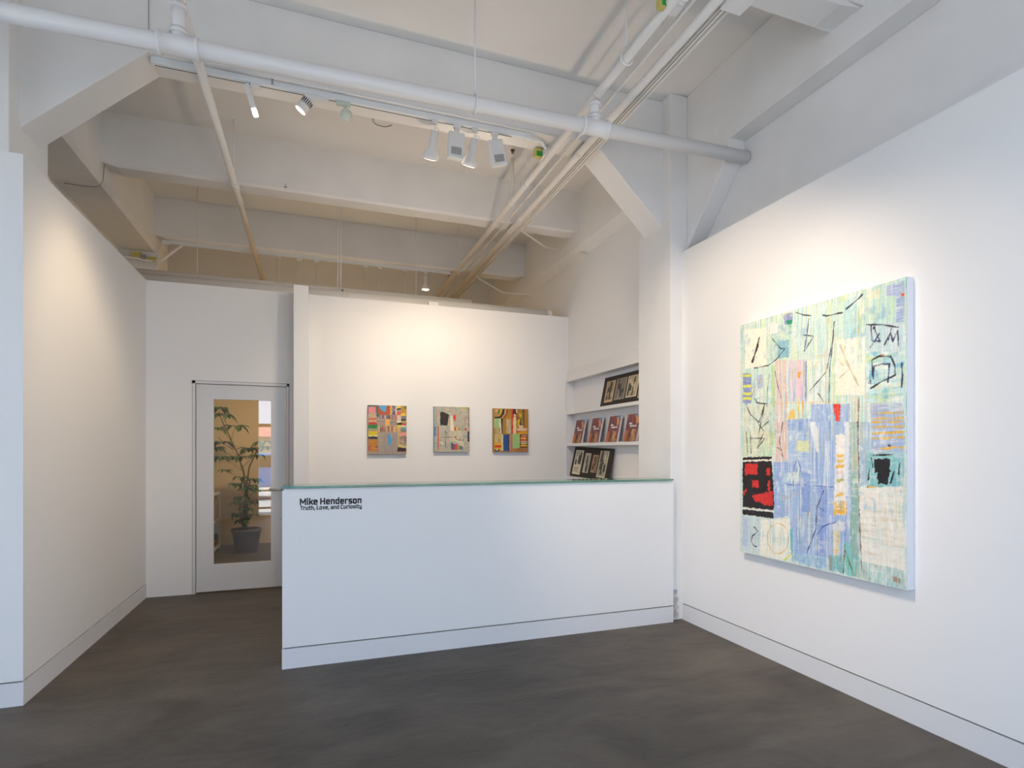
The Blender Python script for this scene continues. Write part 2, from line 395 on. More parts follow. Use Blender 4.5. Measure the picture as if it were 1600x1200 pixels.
# ------------------------------------------------------------------ door
dr = bpy.data.objects.new('door_1', None); COL.objects.link(dr); dr.location = (-0.7, 6.41, 0); struct(dr)
fr = MB().box(DX0 + 0.004, DX0 + 0.03, 6.402, 6.53, 0, DZ - 0.004).box(DX1 - 0.026, DX1 - 0.004, 6.402, 6.53, 0, DZ - 0.004).box(DX0 + 0.004, DX1 - 0.004, 6.402, 6.53, DZ - 0.03, DZ - 0.004)
fr.box(DX0 + 0.03, DX0 + 0.04, 6.46, 6.53, 0, DZ - 0.03)
fr.build('door_frame', M_DOOR, dr)
gp = MB().box(DX0, DX0 + 0.005, 6.4095, 6.5, 0, DZ).box(DX1 - 0.005, DX1, 6.4095, 6.5, 0, DZ).box(DX0, DX1, 6.4095, 6.5, DZ - 0.005, DZ)
gp.build('reveal_gap', M_DARK, dr)
LX0, LX1 = DX0 + 0.036, DX1 - 0.030
PX0, PX1, PZ0, PZ1 = -0.968, -0.425, 0.285, 1.985
lf = MB().box(LX0, PX0, 6.42, 6.462, 0.012, DZ - 0.036).box(PX1, LX1, 6.42, 6.462, 0.012, DZ - 0.036).box(PX0, PX1, 6.42, 6.462, 0.012, PZ0).box(PX0, PX1, 6.42, 6.462, PZ1, DZ - 0.036)
lf = lf.build('door_leaf', M_DOOR, dr)
pn = MB().box(PX0, PX1, 6.438, 6.4395, PZ0, PZ1).build('pane', M_PANE, dr)
hz = 1.045; hx = -0.315
h = MB().tube([(hx, 6.422, hz), (hx, 6.408, hz)], 0.026, 24).tube([(hx, 6.41, hz), (hx, 6.365, hz), (hx - 0.012, 6.355, hz), (hx - 0.125, 6.355, hz)], 0.012, 12)
h.build('door_handle', M_STEEL, dr)['label'] = 'steel lever handle'
MB().tube([(hx, 6.422, 0.735), (hx, 6.405, 0.735)], 0.022, 24).tube([(hx, 6.406, 0.735), (hx, 6.40, 0.735)], 0.012, 16).build('deadbolt', M_STEEL, dr)['label'] = 'steel deadbolt cylinder'

# ------------------------------------------------------------------ room behind the door
def plant():
    base = Vector((-0.91, 8.86, 0))
    t = thing('potted_plant', base, 'tall umbrella-leaved plant in a grey-brown pot behind the glass door', 'plant')
    m = MB(); n = 40
    prof = [(0.135, 0.0), (0.15, 0.01), (0.17, 0.16), (0.188, 0.285), (0.20, 0.29), (0.203, 0.335), (0.185, 0.337), (0.18, 0.30), (0.0, 0.30)]
    for r, z in prof:
        for k in range(n): a = 2 * PI * k / n; m.v.append((base.x + r * math.cos(a), base.y + r * math.sin(a), z))
    for i in range(len(prof) - 1):
        for k in range(n):
            k2 = (k + 1) % n; m.f.append((i * n + k, i * n + k2, (i + 1) * n + k2, (i + 1) * n + k)); m.sm.append(True)
    m.build('pot', M_POT, t)
    MB().tube([(base.x, base.y, 0.0), (base.x, base.y, 0.012)], 0.165, 32).build('saucer', M_POT, t)
    s = MB().tube([(base.x, base.y, 0.29), (base.x, base.y, 0.31)], 0.178, 32); s.build('soil', M_SOIL, t)
    def z(x, y, dy=0): return ony(280 + x / 3.335, 580 + y / 3.335, base.y + dy)
    stems = [[(345, 815), (345, 600), (335, 520), (300, 420), (262, 340), (225, 262), (205, 210)],
             [(350, 815), (356, 650), (352, 590), (365, 500), (400, 425), (440, 370)],
             [(340, 815), (335, 720), (350, 640), (372, 560)],
             [(335, 815), (318, 760), (325, 700)], [(290, 410), (240, 385), (205, 345)], [(310, 440), (345, 420), (368, 405)]]
    st = MB()
    for i, sp in enumerate(stems):
        P = [z(x, y, 0.05 * math.sin(i * 2 + k * 0.7)) for k, (x, y) in enumerate(sp)]
        st.tube(P, [max(0.004, (0.013 if i < 4 else 0.006) * (1 - 0.1 * k)) for k in range(len(P))], 8)
    lv = MB()
    umb = [(228, 228, 1.25), (205, 195, 1.1), (295, 290, 1.15), (200, 300, 0.9), (225, 375, 1.25), (190, 400, 1.0), (365, 405, 1.0), (440, 372, 1.1), (470, 400, 1.0),
           (405, 440, 0.8), (305, 450, 1.0), (242, 520, 0.6), (215, 450, 0.9), (325, 555, 0.85), (388, 565, 0.9), (300, 590, 0.8), (355, 615, 0.9), (325, 660, 0.85),
           (385, 680, 0.9), (345, 720, 0.85), (310, 745, 0.9), (370, 755, 0.9), (330, 780, 0.7), (400, 620, 0.7), (300, 690, 0.7), (375, 600, 0.8), (345, 690, 0.8)]
    for i, (x, y, sc) in enumerate(umb):
        c = z(x, y, rng.uniform(-0.13, 0.13))
        near = z(345 - max(0, (500 - y)) * 0.35, min(y + 70, 800))
        st.tube([near, (near + c) / 2 + Vector((0, 0, 0.03)), c], 0.0028, 6)
        nl = random.randint(7, 9); a0 = random.random() * 6.28
        for k in range(nl):
            a = a0 + 2 * PI * k / nl + random.uniform(-0.15, 0.15)
            L = 0.165 * sc * random.uniform(0.8, 1.15); wd = L * 0.235
            droop = random.uniform(0.05, 0.6)
            hd = Vector((math.cos(a), math.sin(a), 0)); sd = Vector((-math.sin(a), math.cos(a), 0))
            pts = []
            q = c + hd * 0.012
            for j in range(7):
                f = j / 6; wv = wd * math.sin(PI * min(1, f * 0.93 + 0.06)) ** 0.8
                p = q + hd * (L * f * (1 - 0.25 * droop * f)) + Vector((0, 0, -L * droop * f * f + 0.02 * math.sin(PI * f)))
                up = Vector((0, 0, 0.25 * wv))
                pts += [p + sd * wv + up, p, p - sd * wv + up]
            fs = []
            for j in range(6): b0 = j * 3; fs += [(b0, b0 + 1, b0 + 4, b0 + 3), (b0 + 1, b0 + 2, b0 + 5, b0 + 4)]
            lv.add(pts, fs, True)
    st.build('stem', M_STEM, t); lv.build('foliage', M_LEAF, t, recalc=False)
plant()

bk = thing('bookcase', (-1.6, 8.6, 0), 'low white bookcase behind the glass door, left of the plant', 'bookcase')
BX = -1.31
cs = MB().box(-1.66, BX, 9.3, 9.33, 0, 0.84).box(-1.66, BX, 7.0, 7.03, 0, 0.84).box(-1.68, -1.66, 7.0, 9.33, 0, 0.84)
cs.build('side_panel', M_BASE, bk)
for z in (0.04, 0.44, 0.82): MB().box(-1.66, BX, 7.03, 9.3, z, z + 0.022).build('shelf', M_BASE, bk)
bcols = [rgb(150, 60, 45), rgb(200, 190, 170), rgb(60, 70, 90), rgb(180, 150, 90), rgb(90, 50, 40), rgb(220, 215, 205), rgb(60, 50, 45)]
adj = ['rust red', 'cream', 'slate blue', 'ochre', 'dark brown', 'white', 'charcoal']
bm_ = [mat('book_' + a.replace(' ', '_'), c, 0.6) for a, c in zip(adj, bcols)]
y = 9.27
for i in range(9):
    th = 0.032 + 0.012 * ((i * 7) % 4); hh = 0.25 + 0.03 * ((i * 5) % 4); c = i % 7
    o = MB().box(BX - 0.21, BX - 0.012, y - th, y, 0.462, 0.462 + hh).build('book', bm_[c], None, bevel=0.002)
    tag(o, f'{adj[c]} book standing on the middle shelf of the white bookcase' + (', nearest the plant' if i < 2 else ', away from the plant' if i > 6 else ''), 'book', 'books on the middle shelf')
    y -= th + 0.003
z = 0.062
for i in range(6):
    th = 0.022 + 0.006 * (i % 3); c = (i * 3 + 1) % 7
    o = MB().box(BX - 0.24 + 0.006 * i, BX - 0.012 - 0.008 * (i % 2), 8.95 + 0.01 * i, 9.25 - 0.008 * i, z, z + th).build('book', bm_[c], None, bevel=0.002)
    tag(o, f'{adj[c]} book lying flat in the pile on the bottom shelf, {["lowest", "second from bottom", "third from bottom", "third from top", "second from top", "topmost"][i]}', 'book', 'pile of books on the bottom shelf')
    z += th + 0.0005
bwl = MB(); n = 24; prof = [(0.0, 0.842), (0.05, 0.842), (0.055, 0.85), (0.09, 0.92), (0.07, 0.99), (0.035, 1.02), (0.03, 1.05), (0.04, 1.07), (0.0, 1.065)]
for r, zz in prof:
    for k in range(n): a = 2 * PI * k / n; bwl.v.append((BX - 0.12 + r * math.cos(a), 9.0 + r * math.sin(a), zz))
for i in range(len(prof) - 1):
    for k in range(n): k2 = (k + 1) % n; bwl.f.append((i * n + k, i * n + k2, (i + 1) * n + k2, (i + 1) * n + k)); bwl.sm.append(True)
tag(bwl.build('vase', mat('rust_glaze', rgb(150, 70, 50), 0.4)), 'rust red vase standing on top of the white bookcase', 'vase')

# ------------------------------------------------------------------ painted pictures (raster held as vertex colours of a fine grid)
def value_noise(h, w_, sy, sx):
    gy, gx = max(2, int(h / sy) + 2), max(2, int(w_ / sx) + 2)
    g_ = rng.random((gy, gx)); yy = np.linspace(0, gy - 1.001, h); xx = np.linspace(0, gx - 1.001, w_)
    y0 = yy.astype(int); x0 = xx.astype(int); fy = (yy - y0)[:, None]; fx = (xx - x0)[None, :]
    a = g_[np.ix_(y0, x0)]; b_ = g_[np.ix_(y0, x0 + 1)]; c_ = g_[np.ix_(y0 + 1, x0)]; d_ = g_[np.ix_(y0 + 1, x0 + 1)]
    return (a * (1 - fx) + b_ * fx) * (1 - fy) + (c_ * (1 - fx) + d_ * fx) * fy
class Canvas:
    def __init__(s, W, H, tomap, base):
        s.W, s.H, s.m = W, H, tomap
        s.lw = 0.8
        s.a = np.ones((H, W, 3)) * (np.array(base) / 255.0)
    def P(s, pts): return [(p[0] * s.W, p[1] * s.H) for p in (s.m(*q) for q in pts)]
    def mask(s, pts, rough=0.0):
        P = s.P(pts)
        yy, xx = np.mgrid[0:s.H, 0:s.W].astype(float); xx += 0.5; yy += 0.5
        if rough:
            xx = xx + (value_noise(s.H, s.W, 3, 9) - 0.5) * rough * 2; yy = yy + (value_noise(s.H, s.W, 9, 3) - 0.5) * rough * 2
        ins = np.zeros((s.H, s.W), bool); n = len(P)
        for i in range(n):
            x0, y0 = P[i]; x1, y1 = P[(i + 1) % n]
            if abs(y1 - y0) < 1e-9: continue
            c_ = ((y0 > yy) != (y1 > yy)) & (xx < (x1 - x0) * (yy - y0) / (y1 - y0) + x0)
            ins ^= c_
        return ins
    def fill(s, pts, col, alpha=1.0, rough=1.2, streak=None, pal=None, sa=0.5, dry=0.0, fine=1.5, long=40):
        """polygon with optional brush streaks 'v' or 'h' taken from a palette"""
        m = s.mask(pts, rough)
        col = np.array(col) / 255.0
        al = np.where(m, alpha, 0.0)
        if dry:
            nz = value_noise(s.H, s.W, *((long, fine) if streak != 'h' else (fine, long)))
            al = al * np.clip((nz - dry) * 4, 0, 1)
        lay = np.ones_like(s.a) * col
        if streak and pal:
            for c_ in pal:
                nz = value_noise(s.H, s.W, *((long, fine) if streak == 'v' else (fine, long)))
                k = (np.clip((nz - 0.62) * 5, 0, 1) * sa)[..., None]
                lay = lay * (1 - k) + np.array(c_) / 255.0 * k
        al = al[..., None]
        s.a = s.a * (1 - al) + lay * al
    def line(s, pts, col, wd, alpha=1.0, jit=0.6, broken=0.0):
        P = np.array(s.P(pts)); out = []
        for i in range(len(P) - 1):
            n = max(2, int(np.hypot(*(P[i + 1] - P[i])) / 1.0))
            for k in range(n): out.append(P[i] + (P[i + 1] - P[i]) * k / n)
        col = np.array(col) / 255.0
        ph = rng.random() * 6
        for j, (x, y) in enumerate(out):
            if broken and math.sin(j * 0.35 + ph) < broken * 2 - 1.6: continue
            r = s.lw * wd * (0.75 + 0.35 * math.sin(j * 0.23 + ph)) + rng.random() * 0.3
            x += rng.normal() * jit * 0.4; y += rng.normal() * jit * 0.4
            x0, x1 = int(max(0, x - r - 1)), int(min(s.W, x + r + 2)); y0, y1 = int(max(0, y - r - 1)), int(min(s.H, y + r + 2))
            if x1 <= x0 or y1 <= y0: continue
            yy, xx = np.mgrid[y0:y1, x0:x1]
            k = (np.clip(r + 0.5 - np.hypot(xx + 0.5 - x, yy + 0.5 - y), 0, 1) * alpha)[..., None]
            s.a[y0:y1, x0:x1] = s.a[y0:y1, x0:x1] * (1 - k) + col * k
    def grid(s, name, org, xd, zd, w_, h, nd, matl, parent, relief=0.0008):
        """W x H faces, one colour per face corner point"""
        W, H = s.W, s.H
        org, xd, zd, nd = map(Vector, (org, xd, zd, nd))
        ii, jj = np.meshgrid(np.arange(W + 1), np.arange(H + 1))
        o_ = np.array(org); X_ = np.array(xd); Z_ = np.array(zd); N_ = np.array(nd)
        p = o_ + (ii / W * w_)[..., None] * X_ - (jj / H * h)[..., None] * Z_
        if relief:
            p = p + (value_noise(H + 1, W + 1, 6, 2) * relief)[..., None] * N_
        idx = np.arange((W + 1) * (H + 1)).reshape(H + 1, W + 1)
        f = np.stack([idx[1:, :-1], idx[1:, 1:], idx[:-1, 1:], idx[:-1, :-1]], -1).reshape(-1, 4)
        me = bpy.data.meshes.new(name); me.from_pydata(p.reshape(-1, 3).tolist(), [], f.tolist())
        ap = np.pad(s.a, ((0, 1), (0, 1), (0, 0)), mode='edge')
        ap = np.clip(ap, 0, 1); ap = np.where(ap <= 0.04045, ap / 12.92, ((ap + 0.055) / 1.055) ** 2.4)
        at = me.color_attributes.new('paint', 'FLOAT_COLOR', 'POINT')
        at.data.foreach_set('color', np.concatenate([ap, np.ones(ap.shape[:2] + (1,))], -1).astype(np.float32).ravel())
        me.materials.append(matl)
        o = bpy.data.objects.new(name, me); COL.objects.link(o)
        if parent: o.parent = parent; o.matrix_parent_inverse = parent.matrix_basis.inverted()
        return o
def paint_mat(name, rough):
    m = bpy.data.materials.new(name); m.use_nodes = True; N = m.node_tree.nodes
    a = N.new('ShaderNodeAttribute'); a.attribute_name = 'paint'
    m.node_tree.links.new(a.outputs['Color'], N['Principled BSDF'].inputs['Base Color'])
    N['Principled BSDF'].inputs['Roughness'].default_value = rough
    return m
M_PAINT = paint_mat('oil_paint', 0.55); M_PRINT = paint_mat('printed_paper', 0.5)

# --- large painting on the right wall
def big_painting():
    XF = 2.95; Y0, Y1 = 3.29, 2.072; ZT, ZB = 2.372, 0.715
    t = thing('large_painting', (3.0, (Y0 + Y1) / 2, ZB), 'large unframed abstract painting of pale blue, green and cream patches on the right wall', 'painting')
    o = MB().box(XF + 0.001, 3.0, Y1, Y0, ZB, ZT).build('canvas_edge', mat('primed_canvas_edge', rgb(225, 228, 235), 0.7), t); o['label'] = 'white canvas side edge'
    def mp(u, v):
        p = onx(u, v, XF); return ((Y0 - p.y) / (Y0 - Y1), (ZT - p.z) / (ZT - ZB))
    def A(*q): return [(1140 + x / 4.617, 420 + y / 4.617) for x, y in q]
    def B(*q): return [(1140 + x / 4.137, 660 + y / 4.137) for x, y in q]
    c = Canvas(330, 450, mp, (205, 224, 214)); c.lw = 0.68
    lg = (190, 220, 210); wh = (240, 240, 228); cr = (238, 232, 208); bl = (150, 178, 218); db = (110, 140, 200)
    teal = (120, 190, 185); yg = (205, 222, 140); pk = (228, 196, 180); pg = (205, 222, 190)
    full = [(90, 420), (1262, 90), (1262, 1200), (90, 1200)]
    c.fill(A((80, 300), (1300, 60), (1300, 1300), (80, 1300)), (205, 226, 214), streak='v', pal=[teal, yg, wh, (170, 205, 225), cr, (190, 228, 215)], sa=0.75, long=50, fine=1.6)
    c.fill(A((900, 150), (1270, 80), (1270, 420), (900, 420)), (190, 222, 205), streak='v', pal=[wh, yg, (170, 210, 215)], sa=0.6)
    c.fill(A((820, 240), (930, 200), (930, 500), (820, 510)), (185, 220, 215), 0.9, streak='v', pal=[wh, teal], sa=0.5)
    c.fill(A((600, 270), (830, 230), (820, 640), (600, 640)), (200, 226, 216), 0.7, streak='v', pal=[wh, yg, (150, 205, 215)], sa=0.7)
    c.fill(A((1205, 130), (1262, 110), (1262, 400), (1205, 400)), (160, 178, 210), streak='h', pal=[wh, (130, 150, 200)], sa=0.6, long=14)
    c.fill(A((1130, 130), (1262, 90), (1262, 190), (1130, 200)), (165, 182, 212), streak='h', pal=[wh, (120, 140, 190)], sa=0.6, long=14)
    c.fill(A((990, 170), (1090, 140), (1090, 215), (990, 222)), (225, 228, 200), 0.9, streak='v', pal=[pk, yg], sa=0.5)
    c.fill(A((395, 330), (455, 315), (455, 400), (395, 405)), (130, 140, 190)); c.fill(A((405, 375), (450, 370), (450, 425), (430, 425)), (40, 150, 110))
    # left cream square
    c.fill(A((110, 440), (265, 425), (265, 715), (110, 720)), (246, 240, 215), streak='v', pal=[wh], sa=0.4)
    # middle-left swirl and teal
    c.fill(A((285, 430), (450, 400), (440, 660), (285, 670)), (205, 220, 190), 0.7, streak='v', pal=[teal, cr, (120, 175, 205)], sa=0.6)
    c.fill(A((350, 520), (430, 515), (430, 640), (350, 650)), (110, 170, 195), 0.8, streak='v', pal=[teal, (60, 120, 180)], sa=0.5)
    c.fill(A((295, 390), (350, 390), (350, 470), (295, 470)), (240, 235, 228), 0.8)
    # blue/yellow stripes far left
    c.fill(A((98, 760), (160, 755), (160, 970), (98, 975)), (130, 140, 190), streak='h', pal=[(90, 100, 160)], sa=0.6, long=10)
    for yv in (765, 840, 895, 930): c.fill(A((98, yv), (160, yv - 4), (160, yv + 16), (98, yv + 18)), (222, 224, 60))
    c.fill(A((195, 770), (240, 765), (245, 860), (200, 868)), (175, 190, 212)); c.line(A((222, 790), (216, 830)), (225, 170, 60), 1.6)
    # pink columns
    c.fill(A((325, 660), (415, 655), (420, 1220), (325, 1220)), pk, 0.85, streak='v', pal=[(205, 160, 150), wh, (180, 190, 200)], sa=0.7)
    c.fill(A((425, 665), (560, 655), (560, 960), (425, 960)), (210, 205, 215), 0.8, streak='v', pal=[(230, 170, 190), (150, 170, 215), cr, (90, 130, 190)], sa=0.8)
    c.fill(A((485, 655), (520, 655), (520, 920), (485, 920)), (235, 190, 205), 0.8); c.fill(A((490, 750), (516, 745), (510, 790), (496, 792)), (230, 160, 40))
    c.fill(A((548, 665), (558, 665), (556, 930), (548, 930)), (60, 110, 180), 0.8)
    c.fill(A((560, 660), (690, 650), (690, 980), (560, 980)), (232, 236, 226), 0.8, streak='v', pal=[yg, teal], sa=0.5)
    c.fill(A((300, 700), (325, 700), (325, 1000), (300, 1000)), (170, 215, 120), 0.7)
    c.fill(A((105, 985), (310, 975), (310, 1220), (105, 1220)), (215, 225, 195), 0.85, streak='v', pal=[pk, yg, wh], sa=0.6)
    # cream rectangle, centre right
    c.fill(A((780, 520), (985, 480), (975, 915), (760, 910)), (246, 241, 218), streak='v', pal=[wh, (236, 228, 200)], sa=0.4)
    # right scribble panels
    c.fill(A((990, 400), (1262, 390), (1262, 600), (990, 600)), (198, 218, 222), 0.9, streak='v', pal=[wh, teal], sa=0.5)
    c.fill(A((990, 600), (1262, 600), (1262, 975), (990, 975)), (190, 222, 226), 0.9, streak='h', pal=[wh, (90, 170, 205), teal, yg], sa=0.7, long=16, fine=5)
    c.fill(A((1010, 735), (1075, 735), (1075, 790), (1010, 790)), (90, 165, 200), 0.7); c.fill(A((1100, 870), (1160, 870), (1160, 940), (1100, 940)), (100, 185, 205), 0.6)
    # orange-striped blue panel
    c.fill(A((1020, 975), (1262, 975), (1262, 1300), (1020, 1300)) , (165, 180, 208), streak='h', pal=[(140, 155, 200), wh], sa=0.6, long=20)
    c.fill(B((920, 0), (1135, 0), (1135, 190), (900, 190)), (160, 180, 214), streak='h', pal=[(140, 155, 200), wh], sa=0.6, long=20)
    for y0_, x0_ in ((1040, 1060), (1080, 1040), (1105, 1020), (1140, 1020), (1185, 1040)):
        c.line(A((x0_, y0_ + 6), (1130, y0_), (1190, y0_ + 4), (1258, y0_ - 3)), (232, 172, 50), 1.8)
    for y0_, x0_ in ((65, 925), (100, 920), (165, 960)):
        c.line(B((x0_, y0_ + 5), (1010, y0_ + 6), (1070, y0_ - 2), (1130, y0_)), (232, 172, 50), 2.2)
    # big blue middle
    c.fill(A((420, 1085), (590, 1080), (590, 980), (870, 975), (870, 1300), (420, 1300)), bl, streak='v', pal=[(190, 210, 235), wh, db], sa=0.6, long=60)
    c.fill(B((380, 0), (780, 0), (780, 980), (640, 960), (560, 945), (400, 880), (385, 600)), (155, 182, 220), streak='v', pal=[(195, 212, 235), (235, 240, 240), db, (120, 150, 210)], sa=0.75, long=70)
    c.fill(B((285, 260), (400, 250), (400, 600), (285, 625)), (150, 175, 220), streak='h', pal=[(190, 210, 235), (120, 150, 200)], sa=0.5, long=14)
    c.fill(B((380, 60), (520, 60), (520, 330), (380, 260)), (165, 190, 225), streak='h', pal=[wh, (130, 170, 220)], sa=0.5, long=20)
    c.fill(B((465, 330), (525, 330), (525, 580), (465, 580)), (125, 155, 212))
    c.fill(B((435, 120), (515, 120), (515, 190), (435, 190)), (215, 222, 165)); c.fill(B((350, 330), (460, 320), (460, 380), (350, 390)), (190, 215, 215), 0.7)
    c.fill(B((515, 0), (560, 0), (580, 200), (560, 190)), (232, 236, 236), 0.85); c.fill(B((620, 120), (650, 120), (640, 420), (600, 500)), (225, 232, 238), 0.7, dry=0.3)
    c.fill(B((570, 420), (625, 420), (625, 930), (565, 900)), (120, 148, 212), 0.8, streak='v', pal=[bl], sa=0.6)
    c.fill(B((640, 600), (700, 600), (700, 860), (640, 860)), (150, 175, 220), 0.8, streak='v', pal=[wh], sa=0.5)
    # white/orange ladder
    c.fill(B((690, 80), (745, 75), (760, 600), (675, 600)), (238, 234, 226)); c.fill(B((745, 0), (780, 0), (770, 480), (748, 480)), (230, 234, 234), 0.85)
    for yv, cc in ((215, (235, 180, 60)), (250, (238, 190, 80)), (285, (235, 175, 50)), (325, (238, 205, 205)), (378, (170, 180, 90)), (410, wh), (470, (235, 190, 90)), (540, (238, 165, 30)), (575, (236, 170, 40))):
        c.fill(B((690, yv - 9), (740, yv - 10), (742, yv + 10), (690, yv + 12)), cc, 0.95, rough=2)
    c.fill(B((675, 520), (760, 510), (755, 600), (675, 600)), (236, 175, 50), 0.9, rough=3, dry=0.25, streak='v')
    c.fill(B((670, 640), (750, 640), (750, 700), (670, 700)), (225, 225, 228), 0.9, rough=3); c.fill(B((670, 700), (715, 700), (710, 880), (670, 870)), (225, 215, 175), 0.85, streak='h', pal=[(215, 170, 60)], sa=0.6, long=8, fine=3)
    # green seam
    c.fill(A((870, 930), (935, 920), (935, 1300), (880, 1300)), (215, 220, 200), 0.9, streak='v', pal=[(230, 180, 70), wh, (120, 170, 150)], sa=0.7)
    c.fill(B((780, 0), (830, 0), (850, 900), (780, 880)), (140, 178, 165), streak='v', pal=[(110, 160, 145), bl, (200, 210, 190)], sa=0.6)
    c.fill(B((780, 0), (830, 0), (830, 330), (785, 330)), (170, 195, 190), 0.7, streak='v', pal=[(230, 180, 70), wh], sa=0.6)
    c.fill(B((840, 0), (925, 0), (905, 400), (845, 420)), (165, 188, 208), 0.95, streak='v', pal=[(230, 180, 80), wh, (120, 180, 180)], sa=0.6)
    c.line(A((940, 215), (935, 330), (930, 480)), (205, 190, 110), 1.2); c.line(A((935, 930), (930, 1180)), (130, 85, 50), 1.0)
    c.line(B((830, 0), (838, 300), (842, 600), (858, 980)), (125, 85, 60), 1.2, jit=0.9)
    # teal square with black block
    c.fill(B((895, 195), (1135, 190), (1125, 415), (890, 420)), (125, 190, 190), streak='h', pal=[(170, 212, 212), (90, 165, 175), (190, 200, 215)], sa=0.7, long=12, fine=3)
    c.fill(B((935, 238), (1040, 236), (1042, 330), (1025, 400), (962, 400), (958, 330), (940, 330)), (25, 25, 30), rough=1.8)
    for q in (((930, 215), (1060, 210)), ((920, 235), (930, 295)), ((905, 310), (900, 375)), ((1065, 320), (1042, 400)), ((1102, 270), (1096, 340)), ((895, 420), (905, 412))): c.line(B(*q), (25, 25, 30), 1.6)
    c.line(B((1030, 150), (1045, 158)), (30, 30, 60), 1.4); c.line(B((900, 418), (965, 420)), (232, 180, 60), 1.5)
    # lower right cream
    c.fill(B((838, 425), (1125, 420), (1135, 1070), (1000, 985), (860, 920)), (236, 232, 218), streak='h', pal=[(210, 195, 165), wh, (205, 222, 215), (225, 215, 195)], sa=0.55, long=26, fine=3)
    c.fill(B((945, 700), (1000, 690), (1000, 830), (945, 830)), (200, 222, 218), 0.5, dry=0.3)
    c.fill(B((860, 900), (1130, 960), (1140, 1085), (850, 1010)), (150, 200, 195), 0.6, streak='v', pal=[(150, 90, 60), wh, teal], sa=0.7, long=14)
    c.fill(B((1055, 1000), (1105, 1010), (1105, 1045), (1055, 1030)), (150, 90, 60), 0.7, dry=0.2)
    # bottom teal
    c.fill(B((400, 850), (640, 870), (640, 970), (400, 900)), (150, 195, 215), 0.7, streak='v', pal=[teal, wh], sa=0.6, long=20)
    c.fill(B((640, 860), (850, 870), (850, 1010), (640, 960)), (110, 190, 180), 0.85, streak='v', pal=[(90, 170, 160), (190, 215, 210), (170, 120, 90)], sa=0.6, long=24)
    c.fill(B((735, 780), (780, 780), (810, 1000), (735, 980)), (110, 200, 185), 0.8); c.line(B((748, 790), (738, 980)), (110, 80, 60), 1.1); c.line(B((750, 830), (808, 1000)), (130, 80, 60), 1.1)
    # left column lower
    c.fill(B((88, 60), (285, 50), (280, 225), (88, 225)), (212, 224, 185), 0.9, streak='v', pal=[pk, yg, teal], sa=0.6)
    c.fill(B((265, 60), (288, 60), (285, 150), (265, 150)), (170, 205, 110), 0.7); c.fill(B((292, 0), (375, 0), (375, 250), (300, 258)), (224, 186, 170), 0.95, streak='v', pal=[(200, 150, 140), wh], sa=0.6)
    c.fill(B((88, 225), (280, 220), (285, 255), (88, 258)), (236, 230, 210)); c.fill(B((86, 228), (276, 222), (276, 240), (86, 246)), (25, 22, 25))
    c.fill(B((86, 258), (272, 250), (280, 330), (290, 545), (285, 572), (86, 548)), (30, 22, 24))
    red = (215, 48, 42)
    for q in (((100, 270), (182, 268), (182, 335), (100, 340)), ((238, 298), (262, 296), (262, 345), (240, 346)), ((145, 375), (190, 375), (190, 422), (148, 424)), ((247, 378), (262, 378), (262, 440), (249, 442)),
              ((150, 470), (200, 462), (282, 448), (284, 540), (230, 538), (155, 505)), ((86, 450), (110, 425), (112, 440), (90, 480))): c.fill(B(*q), red, rough=2.2, streak='h', pal=[(180, 30, 30)], sa=0.5, long=10)
    c.fill(B((86, 550), (288, 572), (288, 585), (86, 566)), (225, 220, 205)); c.fill(B((86, 562), (287, 585), (286, 625), (86, 596)), (28, 22, 25))
    c.fill(B((86, 600), (205, 622), (195, 860), (86, 840)), (200, 222, 220), 0.95, streak='v', pal=[teal, wh, bl], sa=0.6)
    c.fill(B((86, 620), (120, 625), (118, 800), (86, 800)), (180, 195, 222), 0.8)
    c.fill(B((205, 628), (390, 625), (405, 880), (340, 890), (195, 858)), (243, 240, 220), streak='v', pal=[wh, (228, 222, 196)], sa=0.5)
    c.fill(B((390, 690), (410, 690), (410, 850), (400, 860)), (80, 180, 190), 0.8)
    el = [(315 + 68 * math.cos(a), 753 + 98 * math.sin(a)) for a in np.linspace(-2.3, 3.6, 40)]; c.line(B(*el), (222, 190, 110), 1.2)
    c.line(B((270, 665), (248, 720), (250, 770)), (222, 190, 110), 1.1); c.line(B((405, 852), (355, 895)), (205, 222, 60), 2.0)
    dk = (25, 25, 38); nv = (35, 35, 80)
    c.line(B((160, 678), (185, 705), (150, 735), (140, 770), (160, 800), (180, 805)), nv, 1.3)
    for cc, a_, fy, fx in (((246, 242, 226), 0.5, 60, 2.2), ((246, 242, 226), 0.35, 3, 12), ((236, 205, 190), 0.3, 50, 2), ((214, 224, 150), 0.3, 45, 1.8), ((120, 185, 205), 0.3, 40, 1.6), ((245, 243, 232), 0.5, 9, 4), ((110, 160, 205), 0.35, 8, 4)):
        k = value_noise(450, 330, fy, fx) * 0.6 + value_noise(450, 330, 40, 40) * 0.4
        lum = c.a.mean(-1); k = np.clip((k - 0.66) * 7, 0, 1) * a_ * (lum > 0.45)
        c.a = c.a * (1 - k[..., None]) + np.array(cc) / 255.0 * k[..., None]
    # red flag
    c.fill(A((748, 978), (803, 975), (795, 1100), (765, 1098)), (228, 66, 50), rough=1.5); c.fill(A((1236, 178), (1262, 172), (1262, 202), (1236, 195)), (225, 80, 50))
    c.fill(A((430, 1040), (470, 1010), (470, 1085), (425, 1090)), (238, 190, 80), 0.9); c.line(A((530, 960), (532, 1075)), (238, 180, 60), 2); c.line(A((497, 930), (500, 1085)), (238, 200, 90), 1.8)
    # drawn lines
    c.line(A((215, 500), (200, 570), (165, 675)), (28, 26, 26), 3.2, jit=1.0)
    c.line(A((180, 718), (280, 700), (340, 655), (400, 580)), dk, 1.1); c.line(A((400, 575), (370, 578), (310, 505)), dk, 0.9)
